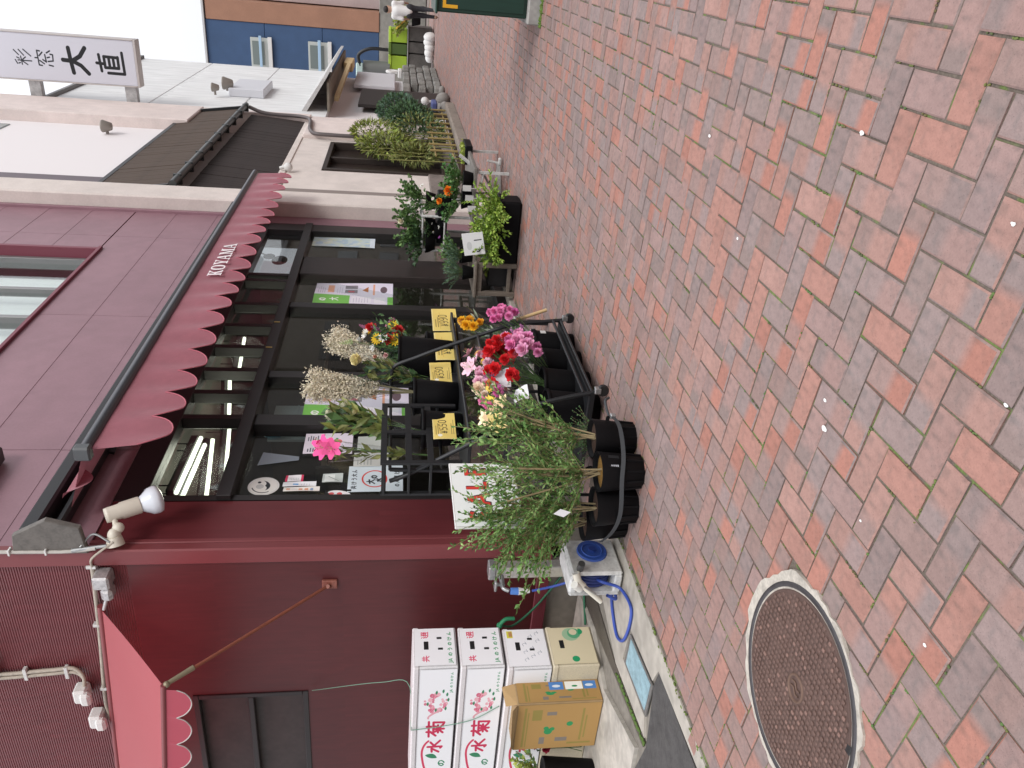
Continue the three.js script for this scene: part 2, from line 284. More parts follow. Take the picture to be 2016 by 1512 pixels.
  for (let k = 0; k < 5200; k++) {
    const i = Math.floor(rr(-14, 40)), j = Math.floor(rr(-20, 6)), sp = -(i + 4 * j), sq = -i, t = rr(0, 3), alongLine = rnd() < 0.6;
    const [x, z] = alongLine ? at(sp - t, sq) : at(sp - 2, sq + t * 0.66);
    if (nA(x * 1.7, z * 1.7) * 0.7 + nB(x * 6, z * 6) * 0.3 < 0.5 - (z < -1.6 ? 0.1 : 0) || z < -2.98 || x > 6 || x < 0.8 || Math.hypot(x - 1.687, z + 2.061) < 0.4) continue;
    const c = C(0.11 * rr(0.7, 1.3), 0.135 * rr(0.7, 1.25), 0.045);
    for (let q = 0; q < 3; q++) { const w = rr(-0.014, 0.014); moss.ball(x + (alongLine ? w : rr(-0.002, 0.002)), -0.0035, z + (alongLine ? rr(-0.002, 0.002) : w), rr(0.003, 0.006), rr(0.003, 0.0045), rr(0.003, 0.005), c, 5); }
  }
  part('joint_moss', moss, mossM, paving, { kind: 'stuff' });
}
{ // concrete apron, asphalt and gutter in the mouth of the alley
  structure('concrete_apron', polyXZ([[-3, -2.985], [4.16, -2.985], [4.16, -3.5], [4.16, -9], [-3, -9]], -0.05, -0.012), MT.concreteDark);
  structure('edge_strip', polyXZ([[4.1, -2.985], [3.2, -2.99], [2, -2.975], [0.4, -2.975], [0.4, -3.04], [2.1, -3.062], [2.68, -3.1], [2.72, -3.215], [3.13, -3.27], [3.15, -3.52], [2.72, -3.48], [2.66, -3.58], [3.24, -3.66], [4.1, -3.42]], -0.012, 0.002), MT.concrete);
  structure('asphalt_patch', polyXZ([[2.675, -3.102], [0.2, -3.045], [0.2, -8.5], [2.69, -8.5], [2.69, -3.88], [2.62, -3.6], [2.7, -3.22]], -0.012, -0.001), MT.asphalt);
  structure('concrete_pad', polyXZ([[3.32, -3.98], [2.72, -3.74], [2.705, -3.9], [2.72, -8], [4.14, -8], [4.14, -3.93], [3.75, -3.87]], -0.012, 0.012), mat(0.56, 0.52, 0.46, { rough: 0.95, map: ['dirty', 1.2], bump: ['fine', 6, 0.006] }));
  structure('gutter', polyXZ([[4.14, -3.66], [3.3, -3.69], [2.65, -3.6], [2.66, -3.655], [3.2, -3.75], [3.7, -3.855], [4.14, -3.92]], -0.012, -0.004), MT.wet);
  const mo = new GB(); for (let k = 0; k < 90; k++) { const t = rnd(); mo.ball(3.2 - 0.55 * t + rr(-0.01, 0.01), 0, -3.7 + 0.09 * t + rr(-0.012, 0.012), rr(0.006, 0.014), rr(0.004, 0.01), rr(0.006, 0.012), C(0.08, rr(0.1, 0.17), 0.03), 5); }
  for (let k = 0; k < 60; k++) mo.ball(rr(1.9, 3.9), 0, -2.98 + rr(-0.012, 0.008), rr(0.006, 0.014), rr(0.003, 0.007), rr(0.004, 0.008), C(0.12, rr(0.13, 0.19), 0.04), 5);
  mo.hasColor = true; const m = structure('gutter_moss', mo, mat(1, 1, 1, { rough: 1, vertexColors: true })); m.userData.kind = 'stuff'; m.userData.label = 'green moss along the gutter and concrete edge'; m.userData.category = 'moss';
  structure('shop_kerb', new GB().box(4.72, 11.3, -0.02, 0.05, -3.52, -3.385, 0.008), MT.concrete);
}
{ // cast-iron manhole cover in a ragged mortar collar
  const cx = 1.687, cz = -2.061, t = thing('manhole_cover', 'round rust-brown cast-iron manhole cover in ragged white mortar', 'manhole cover', [cx, 0, cz]);
  const iron = mat(0.135, 0.08, 0.065, { rough: 0.6, metal: 0.2, map: ['dirty', 4], bump: ['fine', 12, 0.004] }), steel = mat(0.085, 0.08, 0.085, { rough: 0.5, metal: 0.5, map: ['dirty', 5] });
  const s = new THREE.Shape(); const N = 72;
  for (let k = 0; k < N; k++) { const a = k / N * 6.2832, jag = nB(k * 1.7, 3) * 0.02, r = 0.353 + jag + 0.02 * Math.max(0, Math.cos(a + 0.2)) + (nA(k * 0.31, 1) > 0.55 ? 0.012 : 0); k ? s.lineTo(Math.cos(a) * r, Math.sin(a) * r) : s.moveTo(Math.cos(a) * r, Math.sin(a) * r); }
  const col = new THREE.ExtrudeGeometry(s, { depth: 0.016, bevelEnabled: false }); col.rotateX(-Math.PI / 2); col.translate(cx, -0.0095, cz);
  part('mortar_collar', col, mat(0.58, 0.53, 0.46, { rough: 0.95, map: ['dirty', 4], bump: ['fine', 8, 0.006] }), t);
  part('rim', new GB().lathe([[0.33, 0], [0.332, 0.0105], [0.347, 0.011], [0.352, 0.003]], cx, 0, cz, 56), steel, t);
  const gb = new GB().lathe([[0, 0.0075], [0.322, 0.0075], [0.328, 0.005], [0.3285, 0.0]], cx, 0, cz, 56);
  gb.lathe([[0.312, 0.006], [0.314, 0.0105], [0.321, 0.0105], [0.324, 0.006]], cx, 0, cz, 56);
  part('cover', gb, iron, t);
  const st = new GB(), a0 = 0.1; // raised bars and studs
  for (let i = -14; i <= 14; i++) for (let j = -14; j <= 14; j++) {
    const x = i * 0.0215, z = j * 0.0215, r = Math.hypot(x, z); if (r > 0.308 || r < 0.055) continue;
    const q = x * Math.cos(a0) + z * Math.sin(a0), w = -x * Math.sin(a0) + z * Math.cos(a0);
    { const h = rr(0.0105, 0.0135); st.box(cx + q - rr(0.005, 0.0085), cx + q + rr(0.005, 0.0085), 0.006, h, cz + w - 0.006, cz + w + 0.006, 0.002, rnd() < 0.1 ? C(1.6, 1.6, 1.6) : C(1, 1, 1)); }
  }
  part('tread_studs', st, mat(0.15, 0.09, 0.073, { rough: 0.5, metal: 0.25, vertexColors: true }), t, { kind: 'stuff' });
  const e = new GB().lathe([[0.04, 0.006], [0.042, 0.0125], [0.048, 0.0125], [0.05, 0.006]], cx, 0, cz, 24); // round emblem with two waves
  for (const k of [-1, 1]) e.pipe([[cx - 0.028, 0.01, cz + k * 0.011], [cx - 0.01, 0.01, cz + k * 0.011 - 0.007], [cx + 0.01, 0.01, cz + k * 0.011 + 0.007], [cx + 0.028, 0.01, cz + k * 0.011]], 0.003);
  part('emblem', e, mat(0.15, 0.09, 0.065, { rough: 0.6, metal: 0.3 }), t);
  part('lifting_hole', new GB().box(cx - 0.315, cx - 0.293, 0.006, 0.0116, cz + 0.08, cz + 0.11, 0.002), MT.black, t);
}
{
  const t = thing('water_meter_lid', 'pale blue rectangular meter lid set in the alley concrete', 'meter lid', [2.91, 0, -3.37]);
  part('lid', polyXZ([[3.085, -3.3], [2.725, -3.25], [2.725, -3.445], [3.085, -3.488]], -0.004, 0.006), mat(0.3, 0.46, 0.52, { rough: 0.6, map: ['dirty', 4] }), t);
  part('frame', polyXZ([[3.115, -3.29], [2.7, -3.232], [2.7, -3.464], [3.115, -3.512]], -0.004, 0.0035), mat(0.2, 0.19, 0.18, { rough: 0.7, metal: 0.2, map: ['dirty', 5] }), t);
}

// ---------- the flower shop ----------
MT.purple = mat(0.335, 0.185, 0.22, { rough: 0.5, metal: 0.05, map: ['blotch', 0.35] });
MT.maroon = mat(0.17, 0.03, 0.036, { rough: 0.5, metal: 0.1, map: ['streak', 0.8] });
MT.bronze = mat(0.03, 0.027, 0.027, { rough: 0.4, metal: 0.3 });
MT.glass = new THREE.MeshPhysicalMaterial({ color: C(0.93, 0.96, 0.95), roughness: 0.02, transmission: 1, thickness: 0, ior: 1.5 });
MT.fabric = mat(0.43, 0.135, 0.175, { rough: 0.85, side: THREE.DoubleSide, phys: 1, transmission: 0.25, thickness: 0, map: ['blotch', 0.8] });
const shop = thing('flower_shop', 'maroon metal-clad two-storey flower shop on the street corner', 'shop', [4.15, 0, -3.5]);
{
  // upper street front: lapped purple metal panels, window cut out
  const cols = [4.15, 5.3, 7.75, 10.2, 11.3], y0 = 3.24, dy = 0.545;
  for (let c = 0; c < 4; c++) for (let k = 0; k < 8; k++) {
    let a = cols[c] + 0.003, b = cols[c + 1] - 0.003, lo = y0 + k * dy, hi = y0 + (k + 1) * dy;
    const spans = [];
    if (lo > 4.8) { if (a < 6.1) spans.push([a, Math.min(b, 6.1)]); if (b > 9.72) spans.push([Math.max(a, 9.72), b]); } else if (hi > 4.86) { hi = Math.min(hi, 4.86); spans.push([a, b]); } else spans.push([a, b]);
    for (const [p, q] of spans) {
      const g = new GB(), z = -3.5; // bottom edge stands out over the sheet below
      g.quad(V(p, lo, z + 0.011), V(q, lo, z + 0.011), V(q, hi, z + 0.008), V(p, hi, z + 0.008)); g.quad(V(p, lo, z - 0.01), V(q, lo, z - 0.01), V(q, lo, z + 0.011), V(p, lo, z + 0.011));
      g.quad(V(p, lo, z - 0.01), V(p, lo, z + 0.011), V(p, hi, z + 0.008), V(p, hi, z - 0.01)); g.quad(V(q, lo, z + 0.011), V(q, lo, z - 0.01), V(q, hi, z - 0.01), V(q, hi, z + 0.008)); g.quad(V(p, hi, z + 0.008), V(q, hi, z + 0.008), V(q, hi, z - 0.01), V(p, hi, z - 0.01));
      part('wall_panel', g, MT.purple, shop);
    }
  }
  part('front_backing', new GB().box(4.18, 11.3, 3.5, 4.84, -3.65, -3.512, 0).box(4.18, 6.1, 4.84, 7.6, -3.65, -3.512, 0).box(9.74, 11.3, 4.84, 7.6, -3.65, -3.512, 0).box(6.1, 9.74, 6.7, 7.6, -3.65, -3.512, 0), MT.maroon, shop);
  { // upstairs window with maroon reveal, sliding sashes, curtain
    const w = part('upper_window', new GB().box(6.1, 9.74, 4.835, 4.875, -3.78, -3.46).box(9.665, 9.72, 4.875, 6.7, -3.75, -3.47).box(6.1, 6.15, 4.875, 6.7, -3.75, -3.47), mat(0.2, 0.045, 0.07, { rough: 0.5 }), shop);
    part('sash', new GB().box(6.15, 9.665, 4.875, 4.93, -3.74, -3.6).box(9.6, 9.665, 4.93, 6.7, -3.74, -3.6).box(7.9, 7.96, 4.93, 6.7, -3.74, -3.6).box(8.7, 8.76, 4.93, 6.7, -3.72, -3.62), mat(0.25, 0.25, 0.25, { rough: 0.4, metal: 0.5 }), w);
    part('pane', new GB().box(6.15, 9.6, 4.93, 6.7, -3.672, -3.666, 0), MT.glass, w);
    const cu = new GB(); for (let k = 0; k < 70; k++) { const x = 6.2 + k * 0.048, z = -3.86 + 0.02 * Math.sin(k * 2.1), z2 = -3.86 + 0.02 * Math.sin((k + 1) * 2.1); cu.quad(V(x, 4.9, z), V(x + 0.048, 4.9, z2), V(x + 0.048, 6.7, z2), V(x, 6.7, z)); }
    part('curtain', cu, mat(0.72, 0.74, 0.74, { rough: 0.9, side: THREE.DoubleSide }), w);
  }
  part('edge_trim', new GB().box(11.24, 11.31, 3.2, 7.6, -3.52, -3.455).box(11.0, 11.31, 0.05, 3.2, -3.6, -3.48), MT.purple, shop);
  // alley wall: ribbed above, smooth below
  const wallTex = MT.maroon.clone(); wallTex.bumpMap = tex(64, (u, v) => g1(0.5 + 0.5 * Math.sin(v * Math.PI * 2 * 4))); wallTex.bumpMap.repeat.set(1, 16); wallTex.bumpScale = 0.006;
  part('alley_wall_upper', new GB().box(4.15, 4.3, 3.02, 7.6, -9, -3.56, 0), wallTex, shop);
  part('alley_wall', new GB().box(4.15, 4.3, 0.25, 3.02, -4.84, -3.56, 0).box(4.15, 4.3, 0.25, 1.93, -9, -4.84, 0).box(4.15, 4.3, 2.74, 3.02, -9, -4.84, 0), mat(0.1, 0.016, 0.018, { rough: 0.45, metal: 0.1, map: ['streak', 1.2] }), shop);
  { const w = part('alley_window', new GB().box(4.14, 4.3, 1.93, 1.97, -7, -4.84).box(4.14, 4.3, 2.7, 2.74, -7, -4.84).box(4.14, 4.3, 1.97, 2.7, -4.88, -4.84).box(4.14, 4.3, 2.32, 2.36, -7, -4.88), MT.bronze, shop);
    part('shutter', new GB().box(4.2, 4.24, 1.97, 2.7, -7, -4.88, 0), mat(0.06, 0.05, 0.047, { rough: 0.6, map: ['dirty', 1] }), w); }
  part('corner_trim', new GB().box(4.125, 4.2, 0.25, 7.6, -3.6, -3.475, 0.01).box(4.2, 4.24, 0.25, 3.24, -3.5, -3.475, 0.006), mat(0.2, 0.045, 0.05, { rough: 0.38, metal: 0.2 }), shop);
  part('corner_pier', new GB().box(4.24, 4.68, 0.25, 3.24, -3.62, -3.5, 0.006), mat(0.16, 0.028, 0.034, { rough: 0.42, metal: 0.2, map: ['streak', 0.7] }), shop);
  part('wall_skirt', new GB().box(4.128, 4.15, 0.24, 0.33, -9, -3.56, 0.003), mat(0.2, 0.04, 0.055, { rough: 0.4 }), shop);
  part('foundation', new GB().box(4.17, 4.4, -0.03, 0.25, -9, -3.52, 0.006).box(4.17, 4.7, -0.03, 0.25, -3.64, -3.485, 0.006), mat(0.3, 0.27, 0.23, { rough: 0.95, map: ['dirty', 0.8], bump: ['fine', 6, 0.003] }), shop);
  part('corner_shutter_box', new GB().box(4.32, 5.15, 4.1, 4.7, -3.48, -3.36, 0.01), mat(0.07, 0.065, 0.065, { rough: 0.5, metal: 0.3 }), shop);
  // shop window
  const fr = new GB();
  fr.box(4.68, 11.0, 2.46, 2.56, -3.62, -3.46).box(4.68, 11.0, 3.04, 3.5, -3.62, -3.5).box(4.68, 11.0, 0.05, 0.16, -3.62, -3.47).box(4.66, 4.74, 0.16, 3.04, -3.62, -3.5).box(10.72, 11.0, 0.16, 3.04, -3.62, -3.485);
  for (const [a, b] of [[5.68, 5.84], [6.5, 6.62], [8.11, 8.24]]) fr.box(a, b, 0.16, 2.46, -3.61, -3.49);
  for (const x of [5.78, 6.2, 6.62, 7.1, 7.6, 8.16, 8.86, 9.05]) fr.box(x, x + 0.07, 2.56, 3.04, -3.6, -3.5);
  part('window_frame', fr, MT.bronze, shop);
  part('door_post', new GB().box(9.1, 9.7, 0.05, 2.46, -3.63, -3.485, 0.01), mat(0.03, 0.02, 0.018, { rough: 0.5, map: ['wood', 0.8, 2] }), shop);
  for (const [a, b] of [[4.74, 5.68], [5.84, 6.5], [6.62, 8.11], [8.24, 9.1], [9.7, 10.72]]) part('pane', new GB().box(a, b, 0.16, 2.46, -3.563, -3.557, 0), MT.glass, shop);
  part('transom_pane', new GB().box(4.74, 10.72, 2.56, 3.04, -3.563, -3.557, 0), MT.glass, shop);
  for (const x of [7.03, 7.62]) part('hinge', new GB().box(x, x + 0.02, 2.49, 2.55, -3.46, -3.455), mat(0.6, 0.45, 0.15, { rough: 0.4, metal: 0.6 }), shop);
  // room behind the glass
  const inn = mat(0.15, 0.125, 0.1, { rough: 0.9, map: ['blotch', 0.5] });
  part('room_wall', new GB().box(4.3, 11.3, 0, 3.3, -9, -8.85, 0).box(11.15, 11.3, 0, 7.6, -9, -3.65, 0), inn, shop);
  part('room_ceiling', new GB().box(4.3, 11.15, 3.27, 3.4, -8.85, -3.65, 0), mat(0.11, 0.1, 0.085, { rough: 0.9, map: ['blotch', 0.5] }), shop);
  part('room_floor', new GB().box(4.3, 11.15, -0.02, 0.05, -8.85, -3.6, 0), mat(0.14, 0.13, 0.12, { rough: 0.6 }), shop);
  part('roof', new GB().box(4.16, 11.3, 7.6, 7.8, -9, -3.45, 0.02), MT.concreteDark, shop);
  part('rear_wall', new GB().box(4.3, 11.3, 3.3, 7.6, -9, -8.85, 0), MT.maroon, shop);
}
{ // shop lights: paired fluorescent tubes
  const tubeM = new THREE.MeshStandardMaterial({ color: C(0.9, 0.92, 0.85), emissive: C(0.95, 1, 0.82), emissiveIntensity: 1.6 });
  const rows = [[5.42, -3.98, 6.32, -4.03, 'nearest the corner glass'], [5.5, -4.12, 6.42, -4.17, 'second from the corner glass'], [6.12, -4.75, 6.72, -4.3, 'slanting deeper into the shop'], [6.9, -5.1, 7.45, -4.62, 'over the shelves by the second post'], [7.42, -4.6, 7.7, -4.12, 'behind the middle clerestory bars'], [8.2, -4.3, 8.62, -4.12, 'farthest along the clerestory']];
  rows.forEach(([x0, z0, x1, z1, where], i) => {
    const t = thing('fluorescent_light', 'lit white fluorescent tube on the shop ceiling, ' + where, 'ceiling light', [(x0 + x1) / 2, 3.03, (z0 + z1) / 2], 'fluorescent tubes inside the shop');
    part('tube', new GB().rod([x0, 3.05, z0], [x1, 3.05, z1], 0.019, 0.019, 10), tubeM, t);
    part('batten', new GB().bar([x0, 3.1, z0], [x1, 3.1, z1], 0.06, 0.05), MT.blackMetal, t);
    part('cable', new GB().rod([x0 + 0.1, 3.12, z0], [x0 + 0.1, 3.27, z0], 0.006).rod([x1 - 0.1, 3.12, z1], [x1 - 0.1, 3.27, z1], 0.006), MT.black, t);
    const l = new THREE.PointLight(C(1, 0.98, 0.82), 0.45, 0, 2); l.position.set((x0 + x1) / 2, 2.98, (z0 + z1) / 2); l.castShadow = true; l.shadow.radius = 10; scene.add(l);
  });
  const dk = mat(0.035, 0.028, 0.024, { rough: 0.7, map: ['wood', 1] }), brown = mat(0.1, 0.07, 0.045, { rough: 0.7, map: ['wood', 1, 2] });
  const shelf = (x0, x1, z, h, lab) => { const t = thing('display_shelf', lab, 'shelf', [(x0 + x1) / 2, 0.05, z]); part('upright', new GB().box(x0, x0 + 0.05, 0.05, h, z - 0.3, z, 0).box(x1 - 0.05, x1, 0.05, h, z - 0.3, z, 0), dk, t); for (let k = 0; k < 5; k++) part('shelf_board', new GB().box(x0 + 0.05, x1 - 0.05, 0.3 + k * (h - 0.4) / 4, 0.34 + k * (h - 0.4) / 4, z - 0.3, z, 0.003), brown, t); part('back_board', new GB().box(x0, x1, 0.05, h, z - 0.33, z - 0.305, 0), brown, t); };
  shelf(6.8, 7.9, -4.7, 2.1, 'brown shelf unit behind the pampas bouquets'); shelf(8.3, 9.05, -4.4, 2.2, 'brown shelf unit behind the second poster'); shelf(4.8, 5.9, -5.6, 2.0, 'dark shelf unit behind the stickered corner pane');
  const t = thing('wall_sign', 'white rounded sign with a dark pear-shaped mark inside the shop', 'sign', [10.2, 2.62, -3.75]); // inside the clerestory
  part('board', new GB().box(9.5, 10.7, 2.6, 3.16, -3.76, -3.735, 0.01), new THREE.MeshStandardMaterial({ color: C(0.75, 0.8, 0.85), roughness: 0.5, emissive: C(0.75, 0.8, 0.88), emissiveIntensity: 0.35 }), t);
  const pear = new THREE.Shape(); pear.absellipse(10.2, 2.83, 0.17, 0.1, 0, 6.283); const st = new THREE.Shape(); st.absellipse(10.33, 2.98, 0.1, 0.075, 0, 6.283);
  const pg = new GB().add(new THREE.ExtrudeGeometry(pear, { depth: 0.004, bevelEnabled: false }), T(0, 0, -3.7345)).add(new THREE.ExtrudeGeometry(st, { depth: 0.006, bevelEnabled: false }), T(0, 0, -3.7345)).rod([10.38, 3.03, -3.731], [10.44, 3.1, -3.731], 0.012);
  part('pear_mark', pg, mat(0.06, 0.055, 0.045), t);
}
{ // scalloped awning, cassette on the wall, front bar half out
  const t = thing('shop_awning', 'long maroon scalloped awning lettered in white over the shop window', 'awning', [7.9, 2.76, -3.2]);
  part('cassette', new GB().box(4.14, 11.6, 3.5, 3.6, -3.475, -3.3, 0.015).box(4.14, 11.6, 3.415, 3.47, -3.475, -3.38, 0.015), mat(0.009, 0.009, 0.011, { rough: 0.45 }), t);
  part('hood_edge', new GB().box(4.14, 11.6, 3.6, 3.63, -3.475, -3.4, 0.004), mat(0.16, 0.17, 0.18, { rough: 0.4, metal: 0.4 }), t);
  part('front_bar', new GB().rod([4.43, 3.25, -2.92], [11.5, 3.28, -2.92], 0.038, 0.038, 14), mat(0.06, 0.062, 0.072, { rough: 0.35, metal: 0.4 }), t);
  part('bar_end', new GB().box(4.37, 4.44, 3.2, 3.3, -2.97, -2.87, 0.012), mat(0.09, 0.095, 0.1, { rough: 0.4, metal: 0.3 }), t);
  part('fabric_top', new GB().quad(V(4.45, 3.41, -3.38), V(11.45, 3.41, -3.38), V(11.45, 3.27, -2.94), V(4.45, 3.27, -2.94)), MT.fabric, t);
  const N = 20, x0 = 4.43, p = 0.351, vg = new GB(), seg = 12;
  const bottom = (s) => 2.765 + 0.17 * Math.pow(Math.abs(s * 2 - 1), 2.6), ripple = (x, y) => -2.92 + (3.25 - y) * 0.06 + 0.02 * Math.sin(x * 3.1) * (3.25 - y) / 0.5 + 0.016 * Math.cos((x - x0) / p * 6.283) * (3.25 - y) / 0.5;
  for (let k = 0; k < N; k++) for (let i = 0; i < seg; i++) { const s0 = i / seg, s1 = (i + 1) / seg, xa = x0 + (k + s0) * p, xb = x0 + (k + s1) * p, ya = bottom(s0), yb = bottom(s1);
    for (let q = 0; q < 4; q++) { const f = (y, u) => 3.235 + (y - 3.235) * u, a = q / 4, b = (q + 1) / 4; const P = (x, y) => V(x, y, ripple(x, y)); vg.quad(P(xa, f(ya, b)), P(xb, f(yb, b)), P(xb, f(yb, a)), P(xa, f(ya, a))); } }
  const val = part('valance', vg, MT.fabric, t);
  const hem = new GB(); for (let k = 0; k < N; k++) { const pts = []; for (let i = 0; i <= 10; i++) { const s = i / 10, x = x0 + (k + s) * p, y = bottom(s); pts.push([x, y, ripple(x, y) + 0.003]); } hem.pipe(pts, 0.005, 4, 14); }
  part('hem', hem, mat(0.46, 0.13, 0.17, { rough: 0.8 }), val);
  part('lettering', sheet(V(7.4, 3.145, -2.898), V(8.36, 3.145, -2.898), V(8.36, 2.965, -2.885), V(7.4, 2.965, -2.885)), print(512, 96, (g, w, h) => { g.clearRect(0, 0, w, h); g.fillStyle = '#ece4e6'; g.font = 'bold 92px serif'; g.textBaseline = 'middle'; g.save(); g.translate(6, h / 2); const m = g.measureText('KOYAMA').width; g.scale((w - 12) / m, 1.05); g.fillText('KOYAMA', 0, 4); g.restore(); }, { more: { transparent: true, alphaTest: 0.4 } }), val);
  for (const [xa, xb] of [[9.3, 8.6], [5.2, 5.9]]) part('folding_arm', new GB().bar([xa, 3.4, -3.45], [(xa + xb) / 2 + 0.3, 3.33, -3.2], 0.05, 0.03).bar([(xa + xb) / 2 + 0.3, 3.33, -3.2], [xb, 3.26, -2.95], 0.05, 0.03), MT.blackMetal, t);
  part('end_cap', new GB().add((() => { const s = new THREE.Shape(); s.moveTo(-3.47, 3.64); s.lineTo(-3.33, 3.62); s.lineTo(-3.22, 3.42); s.lineTo(-3.28, 3.24); s.lineTo(-3.47, 3.22); const g = new THREE.ExtrudeGeometry(s, { depth: 0.03, bevelEnabled: true, bevelSize: 0.006, bevelThickness: 0.006, bevelSegments: 1 }); g.rotateY(-Math.PI / 2); return g; })(), T(4.14, 0, 0)), mat(0.16, 0.145, 0.13, { rough: 0.6, map: ['dirty', 3] }), t);
  const sc = new GB(); for (let i = 0; i < 12; i++) { const f = (s) => [4.36 + 0.3 * s, 3.4 - 0.13 * Math.sin(s * Math.PI) ]; const [a, b] = f(i / 12), [c, d] = f((i + 1) / 12); sc.quad(V(a, b, -3.2), V(c, d, -3.2), V(c, 3.41, -3.24), V(a, 3.41, -3.24)); }
  part('spare_scallop', sc, MT.fabric, t);
}

// ---------- plants and flowers ----------
const tmpU = V();
function leaf(gb, p, dir, len, wid, col, bend = 0.25, roll = rr(0, 6.28)) { // pointed leaf: folded along its midrib, drooping at the tip
  const d = dir.clone().normalize(), s = V().crossVectors(d, Math.abs(d.y) > 0.9 ? V(1, 0, 0) : Yv).normalize().applyAxisAngle(d, roll), n = V().crossVectors(s, d);
  const mid = p.clone().addScaledVector(d, len * 0.45).addScaledVector(n, len * 0.05), tip = p.clone().addScaledVector(d, len * (1 - bend * 0.2)).addScaledVector(Yv, -bend * len * 0.6);
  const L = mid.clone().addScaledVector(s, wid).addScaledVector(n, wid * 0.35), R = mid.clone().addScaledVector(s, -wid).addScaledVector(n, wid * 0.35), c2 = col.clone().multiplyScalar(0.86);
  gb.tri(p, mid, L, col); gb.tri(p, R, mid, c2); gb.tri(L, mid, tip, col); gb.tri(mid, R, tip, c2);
}
const shade = (c, a = 0.75, b = 1.2) => { const k = rr(a, b); return C(c[0] * k * rr(0.95, 1.05), c[1] * k, c[2] * k * rr(0.94, 1.06)); };
const dirIn = (up = 0.5, spread = 1) => { const a = rr(0, 6.283), k = rr(0, spread); return V(Math.cos(a) * k, up, Math.sin(a) * k).normalize(); };
function sprig(gl, gs, p, dir, len, n, ll, lw, cols, sag = 0.1, r = 0.0022, stemCol = C(0.2, 0.17, 0.09), from = 0.25) { // one shoot with leaves all along it
  const pts = [], q = p.clone(), d = dir.clone().normalize(); const steps = 6;
  for (let i = 0; i <= steps; i++) { pts.push(q.clone()); d.addScaledVector(V(rr(-1, 1), rr(-0.5, 0.5), rr(-1, 1)), 0.08).addScaledVector(Yv, -sag / steps).normalize(); q.addScaledVector(d, len / steps); }
  const cv = new THREE.CatmullRomCurve3(pts);
  gs.add(new THREE.TubeGeometry(cv, 8, r, 4), null, stemCol);
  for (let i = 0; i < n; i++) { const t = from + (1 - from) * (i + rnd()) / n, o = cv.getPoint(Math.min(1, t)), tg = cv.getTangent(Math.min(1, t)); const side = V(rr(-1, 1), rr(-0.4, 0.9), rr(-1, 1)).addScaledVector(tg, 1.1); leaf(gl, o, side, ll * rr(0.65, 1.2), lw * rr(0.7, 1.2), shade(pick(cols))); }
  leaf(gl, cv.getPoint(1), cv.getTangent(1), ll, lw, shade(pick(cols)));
  return cv;
}
const GREEN = { willow: [[0.13, 0.27, 0.06], [0.1, 0.22, 0.05], [0.18, 0.34, 0.085], [0.075, 0.16, 0.04], [0.27, 0.42, 0.14]], deep: [[0.05, 0.12, 0.04], [0.07, 0.15, 0.05], [0.035, 0.085, 0.035]], fern: [[0.22, 0.36, 0.035], [0.29, 0.43, 0.06], [0.15, 0.27, 0.03], [0.36, 0.48, 0.08]], mid: [[0.1, 0.2, 0.055], [0.14, 0.26, 0.07], [0.07, 0.15, 0.045]], blue: [[0.09, 0.18, 0.11], [0.13, 0.22, 0.15], [0.07, 0.14, 0.09]], lime: [[0.34, 0.42, 0.06], [0.26, 0.36, 0.05], [0.4, 0.46, 0.1]], olive: [[0.15, 0.19, 0.045], [0.22, 0.25, 0.06], [0.27, 0.28, 0.09]] };
function petal(gb, c, dir, up, len, wid, cup, col, tipCol) { // curved petal of six triangles
  const d = dir.clone().normalize(), s = V().crossVectors(d, up).normalize();
  const row = (t, w, h) => { const o = c.clone().addScaledVector(d, len * t).addScaledVector(up, h * len); return [o.clone().addScaledVector(s, wid * w), o, o.clone().addScaledVector(s, -wid * w)]; };
  const A = row(0.04, 0.25, 0), B = row(0.55, 1, cup * 0.5), D = row(1, 0.35, cup), k = tipCol || col;
  gb.quad(A[0], A[1], B[1], B[0], col).quad(A[1], A[2], B[2], B[1], col).quad(B[0], B[1], D[1], D[0], k).quad(B[1], B[2], D[2], D[1], k);
}
